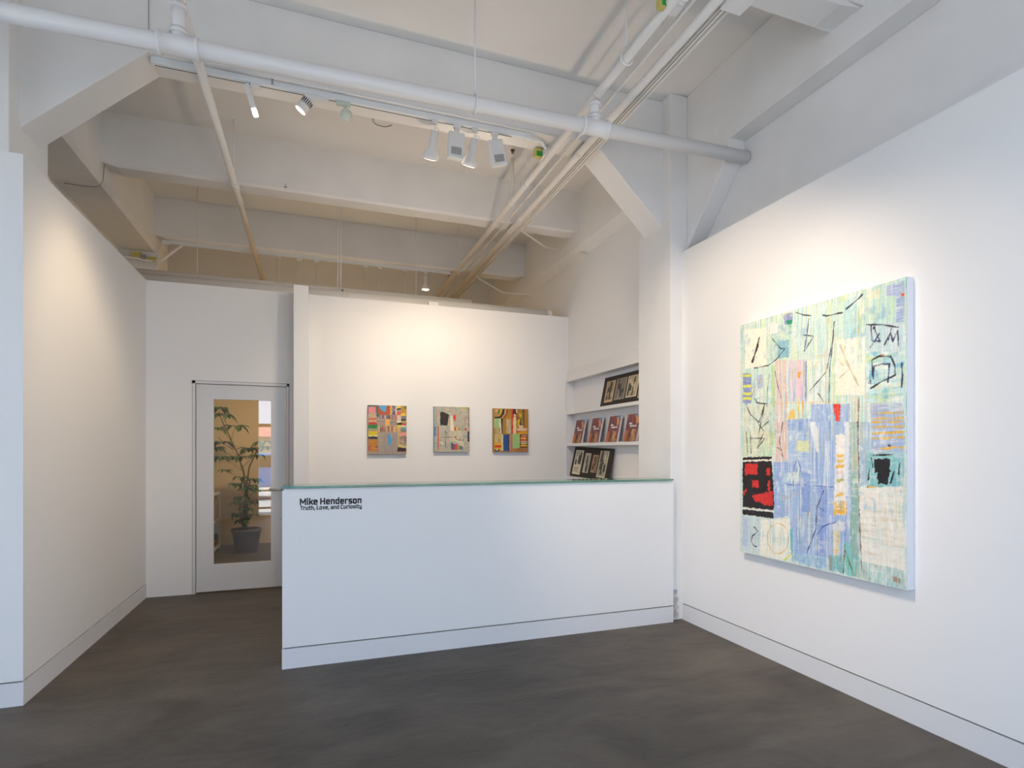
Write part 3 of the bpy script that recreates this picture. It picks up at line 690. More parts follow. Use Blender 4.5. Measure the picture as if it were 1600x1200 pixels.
    c.line(A((485, 318), (540, 335), (595, 340)), dk, 1.3); c.line(A((675, 335), (705, 343), (820, 315)), dk, 1.4); c.line(A((843, 293), (940, 210), (965, 183)), nv, 1.5)
    c.line(A((575, 360), (560, 480), (540, 600), (608, 488), (528, 478)), dk, 1.0); c.line(A((757, 385), (745, 560), (725, 720), (718, 975)), nv, 0.9)
    c.line(A((755, 390), (750, 500), (700, 745), (660, 790), (578, 885)), dk, 1.0); c.line(A((640, 900), (685, 965)), dk, 0.8)
    c.line(A((715, 360), (700, 740), (690, 930)), (225, 190, 150), 1.2); c.line(A((600, 640), (690, 620), (605, 720)), (222, 200, 160), 1.1); c.line(A((330, 970), (560, 970), (760, 960)), (232, 190, 130), 0.9)
    c.line(A((800, 548), (850, 680), (935, 850)), (205, 190, 150), 1.8); c.line(A((795, 790), (858, 730)), (205, 190, 150), 1.4); c.line(A((785, 650), (800, 680), (822, 700)), (205, 190, 150), 1.2); c.line(A((838, 560), (830, 605)), (205, 190, 150), 1.2)
    c.line(A((985, 405), (1100, 405), (1230, 425)), dk, 1.3); c.line(A((1045, 428), (1046, 434)), dk, 3.4)
    c.line(A((1022, 410), (1030, 520), (1088, 525), (1050, 440)), nv, 1.1); c.line(A((1018, 570), (1085, 465)), nv, 1.1); c.line(A((1120, 550), (1165, 460), (1180, 525), (1215, 445), (1222, 565)), nv, 1.2); c.line(A((1170, 430), (1150, 520)), nv, 1.0)
    c.line(A((1040, 800), (1028, 660), (1080, 632), (1165, 635), (1195, 700), (1198, 770), (1100, 815), (1015, 870)), dk, 1.5)
    c.line(A((1035, 780), (1045, 705), (1100, 690), (1155, 688), (1145, 825)), nv, 1.4); c.line(A((1245, 685), (1250, 780), (1243, 860)), nv, 1.7); c.line(A((1090, 622), (1120, 628)), (185, 110, 60), 1.8); c.line(A((1005, 830), (1018, 800), (1022, 835)), nv, 1.2)
    c.line(A((120, 980), (150, 1050), (215, 1110), (255, 975)), dk, 1.1); c.line(A((255, 978), (235, 1080), (210, 1195)), dk, 1.1); c.line(A((185, 940), (205, 975), (262, 975), (190, 965)), dk, 1.0)
    c.line(A((330, 740), (350, 850), (375, 935)), (60, 60, 90), 0.8); c.line(A((290, 760), (275, 880), (270, 1000)), (80, 80, 110), 0.7); c.line(A((190, 840), (160, 930)), (190, 120, 90), 1.1)
    c.line(A((285, 1100), (230, 1150)), dk, 0.9); c.line(B((110, 65), (118, 195)), dk, 0.9); c.line(B((135, 65), (140, 205)), dk, 0.9); c.line(B((140, 105), (228, 105), (180, 170)), dk, 1.0); c.line(B((180, 0), (225, 60), (180, 165)), dk, 0.9)
    c.line(B((345, 0), (325, 120), (345, 230)), (50, 45, 70), 0.9); c.line(B((310, 165), (340, 182)), dk, 1.0); c.line(B((418, 320), (430, 250), (445, 245), (462, 300), (450, 350)), (90, 110, 170), 0.9)
    c.line(B((500, 850), (560, 690), (565, 560), (610, 440)), nv, 0.9); c.line(B((575, 720), (600, 680), (640, 660), (690, 648)), (60, 80, 160), 1.2); c.line(B((560, 540), (615, 575)), (60, 80, 160), 0.9)
    c.line(B((545, 410), (675, 422)), (70, 100, 180), 0.9); c.line(B((365, 405), (500, 405)), (60, 90, 160), 0.9, broken=0.5); c.line(B((410, 340), (420, 450)), (60, 80, 140), 0.9, broken=0.6)
    c.fill(B((340, 460), (440, 455), (440, 490), (340, 500)), (200, 165, 150), 0.6, dry=0.4, streak='h'); c.line(B((512, 578), (512, 610)), (160, 90, 70), 1.2)
    c.a = c.a + (value_noise(450, 330, 1.5, 1.5)[..., None] - 0.5) * 0.07
    c.a = c.a + (value_noise(450, 330, 30, 1.5)[..., None] - 0.5) * 0.07 + (value_noise(450, 330, 2, 14)[..., None] - 0.5) * 0.03
    c.a = np.where(c.a.mean(-1, keepdims=True) > 0.45, 1 - (1 - c.a) * 0.9, c.a)
    c.grid('painted_surface', (XF, Y0, ZT), (0, -1, 0), (0, 0, 1), Y0 - Y1, ZT - ZB, (-1, 0, 0), M_PAINT, t, 0.0012)
big_painting()

# --- three small paintings on the back wall
def small_painting(x0, x1, zt, zb, u0, v0, label, draw, base):
    YF_ = 6.37
    t = thing('small_painting', ((x0 + x1) / 2, 6.41, zb), label, 'painting', 'small paintings on the back wall')
    MB().box(x0, x1, YF_ + 0.001, 6.41, zb, zt).build('canvas_edge', mat('canvas_edge', rgb(150, 140, 125), 0.7), t)
    def mp(x, y):
        p = ony(u0 + x / 12.0, v0 + y / 12.0, YF_); return ((p.x - x0) / (x1 - x0), (zt - p.z) / (zt - zb))
    c = Canvas(120, 152, mp, base); draw(c)
    c.a = c.a + (value_noise(152, 120, 1.5, 1.5)[..., None] - 0.5) * 0.06
    c.grid('painted_surface', (x0, YF_, zt), (1, 0, 0), (0, 0, 1), x1 - x0, zt - zb, (0, -1, 0), M_PAINT, t, 0.0008)
def q(x0, y0, x1, y1): return [(x0, y0), (x1, y0), (x1, y1), (x0, y1)]
def d1(c):
    F = c.fill
    gy = (165, 152, 140)
    F(q(360, 660, 740, 1030), gy, streak='v', pal=[(140, 122, 112), (185, 172, 160), (150, 140, 150)], sa=0.6, long=60)
    F(q(180, 150, 400, 385), (88, 105, 95)); F(q(190, 190, 328, 305), (225, 140, 140)); F(q(190, 305, 340, 400), (190, 165, 135), streak='h', pal=[(120, 80, 60), (225, 210, 190)], sa=0.7, long=20, fine=4)
    F(q(190, 400, 345, 440), (210, 110, 75)); F(q(190, 440, 345, 480), (200, 170, 130)); F(q(190, 480, 350, 525), (195, 48, 44)); F(q(190, 525, 355, 598), (20, 130, 60)); F(q(190, 598, 362, 645), (170, 150, 130))
    F(q(190, 645, 365, 720), (215, 190, 25)); F(q(190, 720, 365, 750), (225, 215, 130)); F(q(190, 750, 362, 798), (38, 45, 72)); F(q(190, 798, 368, 1030), (190, 125, 40), streak='h', pal=[(160, 100, 30), (205, 150, 70)], sa=0.5, long=14)
    F(q(190, 920, 225, 1010), (200, 80, 70)); F(q(300, 930, 350, 990), (215, 130, 90)); F(q(325, 935, 350, 955), (40, 30, 30))
    F([(375, 160), (600, 160), (600, 335), (430, 345), (375, 320)], (185, 82, 45)); F([(385, 160), (535, 160), (515, 290), (465, 285), (410, 225)], (90, 165, 210))
    F(q(600, 165, 635, 335), (225, 185, 40)); F(q(635, 165, 700, 335), (95, 80, 120), streak='h', pal=[(220, 210, 200)], sa=0.5, long=10, fine=7); F(q(700, 165, 725, 335), (225, 205, 190))
    F(q(720, 170, 800, 250), (220, 205, 100)); F(q(720, 218, 800, 250), (35, 35, 30)); F(q(800, 170, 900, 320), (200, 140, 50)); F([(850, 170), (900, 170), (900, 240), (875, 235)], (35, 120, 50))
    F(q(720, 290, 800, 345), (230, 90, 65)); F(q(800, 310, 885, 360), (235, 205, 30)); F(q(725, 345, 805, 460), (215, 195, 180)); F(q(805, 365, 895, 455), (130, 120, 110)); F(q(805, 420, 890, 450), (40, 35, 35)); F(q(725, 455, 805, 490), (235, 220, 170))
    F(q(725, 490, 820, 530), (25, 25, 30)); F(q(820, 500, 895, 530), (205, 60, 50)); F(q(810, 460, 895, 500), (170, 160, 70)); F(q(725, 530, 800, 580), (225, 205, 60)); F(q(800, 535, 895, 575), (230, 200, 150))
    F(q(795, 575, 895, 612), (95, 155, 180)); F(q(795, 612, 895, 668), (110, 130, 115)); F(q(725, 580, 795, 660), (215, 170, 110)); F(q(770, 670, 898, 735), (228, 150, 130)); F(q(740, 670, 770, 1030), (200, 175, 110))
    F(q(765, 735, 898, 910), (170, 145, 120), streak='h', pal=[(120, 95, 80), (215, 205, 185)], sa=0.6, long=16, fine=5); F(q(860, 740, 898, 880), (135, 105, 110)); F([(765, 890), (898, 930), (898, 970), (765, 940)], (215, 195, 115)); F([(735, 950), (898, 965), (898, 1030), (735, 1030)], (62, 30, 30))
    F(q(400, 345, 725, 430), (180, 140, 125), streak='v', pal=[(60, 50, 60), (205, 90, 80), (200, 160, 140), (150, 130, 150)], sa=0.9, long=50, fine=3); F(q(500, 345, 590, 425), (130, 125, 135), streak='v', pal=[(40, 40, 55), (200, 190, 190)], sa=0.9, fine=2)
    F([(340, 375), (500, 420), (725, 430), (725, 535), (500, 525), (345, 490)], (160, 145, 132), streak='h', pal=[(120, 105, 100), (190, 178, 165)], sa=0.7, long=40); F(q(505, 425, 597, 548), (235, 175, 85))
    F(q(370, 548, 730, 665), (200, 165, 110), streak='v', pal=[(205, 90, 60), (60, 60, 80), (220, 200, 160), (150, 120, 110)], sa=0.85, long=50, fine=3.5)
    F([(535, 710), (590, 720), (630, 780), (630, 840), (600, 900), (550, 925), (560, 860), (560, 780)], (70, 155, 205))
def d2(c):
    F = c.fill
    F(q(150, 180, 830, 1030), (186, 180, 160), streak='h', pal=[(160, 155, 135), (205, 200, 180), (200, 180, 150), (150, 165, 160)], sa=0.7, long=8, fine=5)
    F(q(155, 185, 185, 1020), (140, 175, 185), 0.9); F(q(155, 560, 200, 740), (75, 135, 170), 0.9); F(q(200, 260, 270, 400), (200, 160, 130), 0.6, dry=0.3)
    F([(275, 285), (350, 290), (445, 345), (430, 420), (425, 470), (405, 545), (275, 530)], (52, 40, 34), rough=1.0); F([(470, 355), (510, 355), (535, 640), (465, 640)], (235, 225, 195))
    F(q(460, 640, 720, 840), (222, 210, 175), 0.7, dry=0.3); F([(520, 780), (720, 840), (720, 950), (620, 880)], (225, 212, 185), 0.7)
    F([(515, 350), (570, 345), (565, 450), (530, 450)], (228, 72, 48)); F(q(540, 570, 575, 640), (225, 70, 48)); F(q(575, 580, 605, 640), (225, 200, 160)); F(q(605, 580, 655, 635), (170, 165, 70)); F(q(545, 745, 580, 780), (200, 70, 70))
    F(q(228, 555, 248, 990), (222, 70, 50)); F([(480, 850), (555, 900), (545, 995), (480, 995)], (105, 80, 120)); F([(555, 895), (600, 890), (605, 1000), (550, 1000)], (225, 70, 48)); F([(630, 920), (690, 930), (705, 990), (630, 990)], (105, 115, 120)); F(q(610, 920, 632, 990), (150, 150, 80))
    F(q(790, 655, 822, 845), (35, 35, 60)); F(q(735, 590, 765, 640), (205, 70, 60), 0.9)
    for x, y in ((760, 390), (740, 445), (745, 510), (765, 610), (715, 800)): F(q(x - 10, y - 12, x + 10, y + 12), (215, 90, 70), 0.9)
    F(q(610, 195, 670, 230), (190, 190, 90), 0.8); F(q(720, 195, 790, 230), (180, 180, 60), 0.7)
    for l in ([(370, 640), (395, 720)], [(375, 760), (380, 990)], [(310, 760), (520, 760)], [(560, 800), (710, 830)], [(650, 740), (655, 810)], [(805, 220), (815, 640)], [(300, 820), (312, 825)]): c.line(l, (50, 50, 50), 0.8)
    c.line([(295, 850), (315, 920)], (235, 230, 220), 1.8); c.line([(205, 300), (200, 420)], (170, 110, 90), 0.9)
def d3(c):
    F = c.fill; oc = (178, 122, 35)
    F(q(200, 210, 840, 1030), oc, streak='v', pal=[(150, 100, 25), (205, 150, 60)], sa=0.5, long=50)
    F(q(205, 225, 320, 400), (185, 140, 70)); F(q(230, 235, 285, 290), (228, 150, 125)); F([(290, 235), (325, 235), (300, 330), (275, 310)], (20, 120, 50)); F([(325, 235), (365, 235), (330, 340), (305, 335)], (215, 195, 40))
    F([(370, 235), (410, 240), (395, 320), (355, 380), (335, 355), (355, 300)], (30, 36, 45)); F([(215, 380), (300, 375), (355, 345), (350, 385), (300, 410), (215, 408)], (40, 40, 45)); F([(415, 240), (440, 240), (420, 320), (370, 390), (360, 380), (395, 330)], (200, 180, 130)); F([(445, 240), (470, 240), (450, 330), (400, 410), (385, 400), (430, 320)], (150, 60, 40))
    F(q(210, 410, 340, 600), (150, 195, 120), streak='v', pal=[(215, 210, 170), (120, 170, 100)], sa=0.6); F(q(300, 420, 345, 700), (220, 212, 190)); F(q(210, 590, 320, 850), (190, 165, 100), streak='v', pal=[(150, 90, 50), (200, 190, 150), (140, 160, 90)], sa=0.7, fine=3)
    F([(335, 410), (372, 410), (368, 700), (350, 690)], (40, 50, 60)); F([(440, 430), (510, 420), (520, 690), (430, 690)], (200, 198, 180), streak='v', pal=[(120, 130, 120), oc], sa=0.5, fine=3); F([(535, 230), (555, 230), (568, 500), (560, 695), (538, 690), (545, 450)], (205, 45, 35))
    F([(565, 380), (640, 400), (620, 700), (565, 700)], (228, 205, 150)); F(q(560, 225, 660, 380), (70, 40, 45), streak='v', pal=[(225, 190, 150), (225, 160, 140)], sa=0.9, long=12, fine=5); F(q(615, 240, 645, 300), (230, 205, 150)); F(q(575, 330, 605, 380), (232, 190, 150)); F(q(620, 300, 680, 355), (165, 110, 50))
    F([(670, 310), (700, 305), (740, 380), (690, 385)], (220, 170, 20)); F([(625, 400), (715, 410), (715, 540), (625, 560)], (60, 38, 40)); F([(645, 415), (700, 420), (680, 540), (640, 560)], (222, 170, 15)); F(q(730, 235, 762, 530), (135, 140, 80)); F(q(757, 235, 772, 580), (40, 22, 26)); F(q(740, 240, 748, 450), (50, 60, 40))
    F(q(670, 530, 760, 600), (215, 185, 150)); F(q(690, 520, 765, 535), (50, 25, 30)); F(q(640, 595, 820, 640), (225, 190, 165)); F(q(620, 645, 700, 672), (210, 60, 35)); F(q(690, 645, 825, 700), (205, 150, 20)); F([(640, 672), (830, 680), (830, 700), (640, 700)], (215, 165, 20))
    F(q(215, 700, 375, 1020), (200, 175, 115), streak='v', pal=[(160, 120, 70), (190, 200, 140)], sa=0.6, fine=3); F(q(215, 860, 345, 985), (225, 165, 40)); F(q(220, 912, 340, 955), (210, 50, 25)); F(q(220, 985, 310, 1020), (30, 25, 25)); F(q(250, 990, 285, 1008), (230, 225, 210)); F(q(345, 710, 378, 1000), (215, 205, 160))
    F(q(380, 710, 487, 1020), (28, 80, 140), streak='v', pal=[(20, 50, 100), (50, 110, 160)], sa=0.6); F(q(470, 710, 490, 1020), (25, 40, 60)); F(q(490, 700, 555, 1020), (185, 130, 115), streak='v', pal=[(150, 90, 80), (200, 165, 140)], sa=0.6); F(q(555, 700, 690, 970), (152, 195, 118), streak='v', pal=[(130, 175, 100), (200, 210, 150)], sa=0.5)
    F(q(690, 710, 830, 960), (90, 45, 40)); F(q(705, 745, 820, 765), (215, 60, 40)); F(q(705, 765, 810, 800), (228, 175, 50)); F(q(695, 800, 812, 830), (205, 45, 30)); F(q(700, 830, 820, 850), (228, 200, 170)); F(q(705, 862, 820, 888), (228, 210, 160)); F(q(705, 900, 825, 938), (220, 175, 30)); F(q(700, 848, 820, 862), (60, 90, 60)); F(q(720, 725, 815, 738), (220, 200, 190))
    F(q(630, 960, 830, 1030), (165, 110, 60), streak='v', pal=[(200, 60, 40), (130, 130, 100)], sa=0.6, long=8, fine=5)
small_painting(0.571, 0.996, 1.964, 1.416, 560, 620, 'small painting with blue half-moon on grey stripes, leftmost of three on back wall', d1, (165, 150, 135))
small_painting(1.311, 1.735, 1.968, 1.443, 665, 620, 'small pale grey painting with a black square, middle of the three on the back wall', d2, (186, 180, 160))
small_painting(2.030, 2.478, 1.964, 1.442, 755, 620, 'small ochre painting with blue and mint blocks, rightmost of three on back wall', d3, (178, 122, 35))

# ------------------------------------------------------------------ display ledges on the alcove wall
dl = thing('display_ledges', (3.05, 5.5, 1.1), 'white wall-hung display unit with three narrow ledges in the alcove', 'shelf')
YA, YB = 4.545, 6.405
MB().box(3.105, 3.114, YA, YB, 0.75, 2.475).build('back_panel', M_BASE, dl)
MB().prism([(3.0, 2.32), (3.10, 2.32), (3.10, 2.475), (3.039, 2.475)], 'y', YA, YB).build('head_fascia', M_BASE, dl)
MB().box(3.0, 3.104, YB - 0.03, YB, 0.75, 2.32).build('end_panel', M_BASE, dl)
MB().box(3.0, 3.104, YA, YA + 0.02, 0.75, 2.32).build('end_panel', M_BASE, dl)
LZ = (1.945, 1.55, 1.135)
for z in LZ: MB().box(3.012, 3.104, YA + 0.02, YB - 0.03, z - 0.035, z - 0.008).box(3.0, 3.012, YA + 0.02, YB - 0.03, z - 0.036, z).build('ledge', M_BASE, dl)
MB().box(3.0, 3.104, YA + 0.02, YB - 0.03, 0.75, 0.78).build('bottom_rail', M_BASE, dl)

def leaning(name, y0, z0, wdt, hgt, thick, label, cat, group, lean=0.075, tilt=0.0):
    """a panel standing in the ledge: its own frame origin at the lower far corner; returns empty + matrix-placed axes"""
    t = thing(name, (3.02, y0, z0), label, cat, group)
    a = math.atan2(lean, hgt)
    up = Vector((math.sin(a), 0, math.cos(a))); xd = Vector((0, -1, 0)); nd = Vector((-math.cos(a), 0, math.sin(a)))
    if tilt: xd, up = (xd * math.cos(tilt) + up * math.sin(tilt)), (up * math.cos(tilt) - xd * math.sin(tilt))
    return t, Vector((3.02, y0, z0)), xd, up, nd
def slab(m, o, xd, up, nd, x0, x1, z0, z1, t0, t1):
    vs_ = [o + xd * x + up * z + nd * t for x in (x0, x1) for z in (z0, z1) for t in (t0, t1)]
    return m.add(vs_, [(0, 1, 3, 2), (4, 6, 7, 5), (0, 4, 5, 1), (2, 3, 7, 6), (0, 2, 6, 4), (1, 5, 7, 3)])
def photo(par, o, xd, up, nd, x, z, wd, hg, tone, seed, lab, rot=0.0, caption=False):
    r = np.random.default_rng(seed)
    W, H = 26, max(20, int(26 * hg / wd)); c = Canvas(W, H, lambda a, b: (a, b), tone)
    dark = np.array(tone) * 0.18
    e = 0.06
    c.fill([(e, e * 0.7), (1 - e, e * 0.7), (1 - e, (0.62 if caption else 0.95)), (e, (0.62 if caption else 0.95))], np.array(tone) * 0.75, rough=0)
    for i in range(9):
        cx, cy = r.uniform(0.2, 0.8), r.uniform(0.2, 0.55 if caption else 0.8); w1, h1 = r.uniform(0.05, 0.16), r.uniform(0.08, 0.25)
        c.fill([(cx - w1, cy + h1), (cx - w1 * 0.6, cy - h1), (cx + w1 * 0.6, cy - h1), (cx + w1, cy + h1)], dark if i % 3 else np.array(tone) * 0.95, 0.85, rough=0.8)
    if caption:
        for k in range(5): c.line([(0.15, 0.7 + 0.05 * k), (0.85 - 0.1 * (k % 2), 0.7 + 0.05 * k)], np.array(tone) * 0.5, 0.3, jit=0.1)
    xr = xd * math.cos(rot) + up * math.sin(rot); ur = up * math.cos(rot) - xd * math.sin(rot)
    oo = o + xd * x + up * (z + hg) + nd * 0.0075
    g_ = c.grid('photograph', oo, xr, ur, wd, hg, nd, M_PRINT, par, 0)
    g_['label'] = lab
# photo boards
yb = onx(938, 631, 3.02).y
b1, o_, xd, up, nd = leaning('photo_board', yb, LZ[0] - 0.006, 0.62, 0.335, 0.006, 'black board of old photographs on the top ledge, running behind the column', 'board', 'photo boards', 0.07)
sp = lambda u: yb - onx(u, 620, 3.02).y
w0 = [(943, 956, 0.045, 0.24, (205, 180, 135), 1), (958, 974, 0.055, 0.235, (150, 142, 130), 2), (976, 993, 0.06, 0.23, (215, 200, 165), 3), (995.5, 1012, 0.035, 0.265, (165, 160, 150), 4)]
nm = ['sepia photograph', 'dark crowded photograph', 'cream photograph of standing figures', 'grey photograph']
for (u0, u1, z, hg, tn, sd), l in zip(w0, nm): photo(b1, o_, xd, up, nd, sp(u0), z, sp(u1) - sp(u0), hg, tn, sd, l)
BW1 = sp(1018)
slab(MB(), o_, xd, up, nd, 0, BW1, 0, 0.335, 0, 0.006).build('backing_board', M_BOARD, b1)
yb = onx(890.5, 742, 3.02).y
b2, o_, xd, up, nd = leaning('photo_board', yb, LZ[2] + 0.012, 0.55, 0.33, 0.006, 'small black board with four old photographs, tilted on the lowest ledge', 'board', 'photo boards', 0.07, -0.03)
slab(MB(), o_, xd, up, nd, 0, sp(950.5), 0, 0.365, 0, 0.006).build('backing_board', M_BOARD, b2)
for (u0, u1, z, hg, tn, sd, l, cp) in [(893.5, 905.5, 0.025, 0.30, (215, 208, 180), 11, 'photograph with cream caption', True), (909, 917.5, 0.06, 0.235, (205, 200, 175), 12, 'narrow pale photograph', False),
                                  (921.5, 929.5, 0.075, 0.205, (185, 150, 115), 13, 'small brown photograph', False), (931.5, 945, 0.03, 0.305, (200, 196, 172), 14, 'largest photograph', False)]:
    photo(b2, o_, xd, up, nd, sp(u0), z, sp(u1) - sp(u0), hg, tn, sd, l, caption=cp)
# catalogues
cuts = [(897.0, 'farthest back'), (922.0, 'second from the back'), (949.0, 'third from the back'), (977.0, 'nearest the column')]
for i, (u, pos) in enumerate(cuts):
    yb = onx(u, 688, 3.02).y; wd = 0.235; hg = 0.285; th = 0.024
    t, o_, xd, up, nd = leaning('exhibition_catalogue', yb, LZ[1] - 0.006, wd, hg, th, f'maroon and orange exhibition catalogue on the middle ledge, {pos}', 'book', 'catalogues on the middle ledge', 0.06)
    slab(MB(), o_, xd, up, nd, 0.002, wd - 0.002, 0.002, hg - 0.002, 0.002, th - 0.002).build('pages', mat('page_edges', rgb(215, 218, 228), 0.7), t)
    c = Canvas(34, 44, lambda a, b: (a, b), (120, 66, 68))
    c.fill(q(0, 0, 1, 1), (116, 64, 68), streak='v', pal=[(140, 72, 66), (84, 52, 74), (150, 96, 90)], sa=0.7, long=14, fine=3)
    c.fill([(0.72, 0), (1, 0), (1, 0.12), (0.8, 0.12)], (95, 150, 185)); c.fill([(0.62, 0.05), (0.9, 0.14), (0.98, 0.35), (0.8, 0.4), (0.72, 0.2)], (225, 150, 90), 0.9)
    c.fill(q(0, 0.62, 0.3, 1), (185, 95, 55), 0.9, rough=2); c.fill([(0.3, 0.7), (0.45, 0.6), (0.5, 1), (0.25, 1)], (75, 50, 45), 0.9); c.fill([(0.55, 0.58), (0.85, 0.6), (0.82, 1), (0.6, 1)], (215, 170, 110), 0.85, rough=2, streak='v', pal=[(110, 70, 50)], sa=0.6, long=8, fine=3); c.fill(q(0.35, 0.85, 1, 1), (170, 120, 70), 0.5)
    c.grid('cover', o_ + up * hg + nd * (th + 0.0005), xd, up, wd, hg, nd, M_PRINT, t, 0)['label'] = 'maroon and orange printed cover'
    slab(MB(), o_, xd, up, nd, 0, wd, 0, hg, 0, 0.0018).build('back_cover', mat('back_cover', rgb(110, 60, 60), 0.5), t)
    m = MB(); lettering(m, 'Mike', o_ + xd * 0.055 + up * 0.178 + nd * (th + 0.001), xd, up, 0.017, 0.055, 0.004, nd); lettering(m, 'Henderson', o_ + xd * 0.078 + up * 0.153 + nd * (th + 0.001), xd, up, 0.017, 0.125, 0.004, nd)
    m.build('title', mat('white_print', (0.85, 0.85, 0.85), 0.5), t, recalc=False)

# ------------------------------------------------------------------ pipes
def coupling(m, p, d, r, L, rim=0.008):
    p = Vector(p); d = Vector(d).normalized()
    m.tube([p - d * L, p - d * (L - 0.015), p - d * (L - 0.018), p + d * (L - 0.018), p + d * (L - 0.015), p + d * L], [r + rim, r + rim, r + rim * 0.4, r + rim * 0.4, r + rim, r + rim], 24)
RM = 0.047
pL = ony(0, 17, 3.49); pR = ony(1166, 246, 3.49)
dirm = (pR - pL).normalized(); pL2 = pL - dirm * 2.1; pRe = pR
def onmain(u):
    lo, hi = 0.0, 1.0; a, b = pL2, pRe
    for _ in range(40):
        mid = (lo + hi) / 2; p = a + (b - a) * mid
        dpt = p.x * SY + p.y * CY; uu = 800 + FP * (p.x * CY - p.y * SY) / dpt if dpt > 0.05 else -9999
        if uu < u: lo = mid
        else: hi = mid
    return a + (b - a) * lo
mpipe = thing('main_sprinkler_pipe', pL2, 'thick white main sprinkler pipe crossing the room below the ceiling', 'pipe')
MB().tube([pL2, pRe], RM, 32).build('pipe_run', M_PIPE, mpipe)
TA = onmain(279); TB = onmain(929)
BRZ = 3.95
for T_ in (TA, TB):
    m = MB(); coupling(m, T_, dirm, RM, 0.1, 0.014)
    m.tube([T_, T_ + Vector((0, 0, 0.075))], RM * 0.82, 24); m.tube([T_ + Vector((0, 0, 0.06)), T_ + Vector((0, 0, 0.085))], RM * 0.95, 24)
    m.build('tee_fitting', M_PIPE, mpipe)
    m = MB(); m.tube([T_ + Vector((0, 0, 0.08)), Vector((T_.x, T_.y, BRZ - 0.05))], 0.032, 20)
    m.tube([Vector((T_.x, T_.y, BRZ - 0.085)), Vector((T_.x, T_.y, BRZ - 0.06))], 0.044, 20)
    m.build('riser', M_PIPE, mpipe)
def clamp(par, p, d, r, top, matl, rod=0.006, lab=None):
    """ring round a pipe on a hanger rod"""
    d = Vector(d).normalized(); up = Vector((0, 0, 1)); up = (up - d * up.dot(d)).normalized(); x = d.cross(up)
    R = r + 0.012
    m = MB(); m.tube([p + (x * math.cos(a) + up * math.sin(a)) * R for a in np.linspace(0, 2 * PI, 25)], 0.0055, 8, False)
    m.box(-0.012, 0.012, -0.006, 0.006, 0, 0.04, Matrix.Translation(p + Vector((0, 0, R - 0.004))))
    m.build('pipe_clamp', matl, par)
    MB().tube([p + Vector((0, 0, R + 0.03)), Vector((p.x, p.y, top))], rod, 10).build('hanger_rod', matl, par)
clamp(mpipe, onmain(742), dirm, RM, CZ, M_PIPE, 0.0075)

def branch(X0, yA, yB, label, hangers, couplings, r, extra=None):
    t = thing('branch_sprinkler_pipe', (X0, yA, BRZ), label, 'pipe', 'branch sprinkler pipes')
    MB().tube([(X0, yA, BRZ), (X0, yB, BRZ)], r, 20).build('pipe_run', M_PIPEC, t)
    for y_ in couplings: m = MB(); coupling(m, (X0, y_, BRZ), (0, 1, 0), r, 0.03, 0.006); m.build('coupling', M_PIPEC, t)
    for y_ in hangers: clamp(t, Vector((X0, y_, BRZ)), (0, 1, 0), r, CZ, M_PIPE)
    return t
def brY(u, X0): # depth along a branch for a given column
    k = (u - 800) / FP; return X0 * (CY - SY * k) / (SY + CY * k)
XA = TA.x - 0.0; XB = TB.x + 0.02
ba = branch(XA, TA.y - 0.04, 9.3, 'cream branch sprinkler pipe running back on the left, above the door', [brY(365, XA)], [TA.y, brY(368, XA) , brY(374.5, XA)], 0.029)
bb = branch(XB, 0.7, 9.3, 'cream branch sprinkler pipe running back on the right beside the conduits', [3.1, brY(823, XB), brY(716, XB)], [TB.y, brY(801, XB), brY(718, XB)], 0.029)
def sprig(par, x, y, z1):
    MB().tube([(x, y, BRZ), (x, y, z1 - 0.05)], 0.015, 14).tube([(x, y, z1 - 0.075), (x, y, z1 - 0.045)], 0.022, 14).build('sprig_pipe', M_PIPEC, par)
    m = MB().tube([(x, y, z1 - 0.045), (x, y, z1 - 0.012)], 0.008, 10).tube([(x, y, z1 - 0.006), (x, y, z1)], 0.024, 16)
    m.tube([(x - 0.012, y, z1 - 0.04), (x - 0.014, y, z1 - 0.02), (x, y, z1 - 0.005), (x + 0.014, y, z1 - 0.02), (x + 0.012, y, z1 - 0.04)], 0.003, 6)
    m.build('sprinkler_head', M_BRASS, par)['label'] = 'brass sprinkler head'
sprig(bb, XB, brY(801, XB), 4.465)
sprig(bb, XB, brY(701, XB), 4.07)

# conduits beside the right-hand branch
def conduit(name, pts, r, label, cat='conduit', group=None, matl=None, clips=()):
    t = thing(name, pts[0], label, cat, group)
    MB().tube(pts, r, 14).build('tube', matl or M_PIPEC, t)
    if clips:
        for c_ in clips: m = MB(); coupling(m, c_, Vector(pts[1]) - Vector(pts[0]), r, 0.02, 0.004); m.build('coupling', matl or M_PIPEC, t)
    return t
CT = 4.0
conduit('thin_conduit', [(2.00, 0.7, 3.97), (2.00, 9.3, 3.97)], 0.0105, 'thin cream conduit next to the right branch sprinkler pipe', clips=[(2.0, 3.6, 3.97), (2.0, 5.2, 3.97)])
conduit('wide_conduit', [(2.12, 0.7, 3.965), (2.12, 9.3, 3.965)], 0.03, 'wide cream conduit running back beside the right branch pipe', clips=[(2.12, 5.0, 3.965), (2.12, 4.25, 3.965), (2.12, 5.7, 3.965)])
ft = thing('front_lighting_track', (2.175, 0.7, 3.94), 'slim cream lighting track with dark slot alongside the wide conduit', 'track')
MB().box(2.163, 2.193, 0.7, 9.3, 3.945, 3.975).build('rail', M_PIPEC, ft)
MB().box(2.170, 2.176, 0.7, 9.3, 3.9445, 3.9455).build('slot', M_DARK, ft)
conduit('thin_conduit', [(2.225, 0.7, 3.965), (2.225, 9.3, 3.965)], 0.0115, 'thin cream conduit on the outer side of the slotted lighting track')
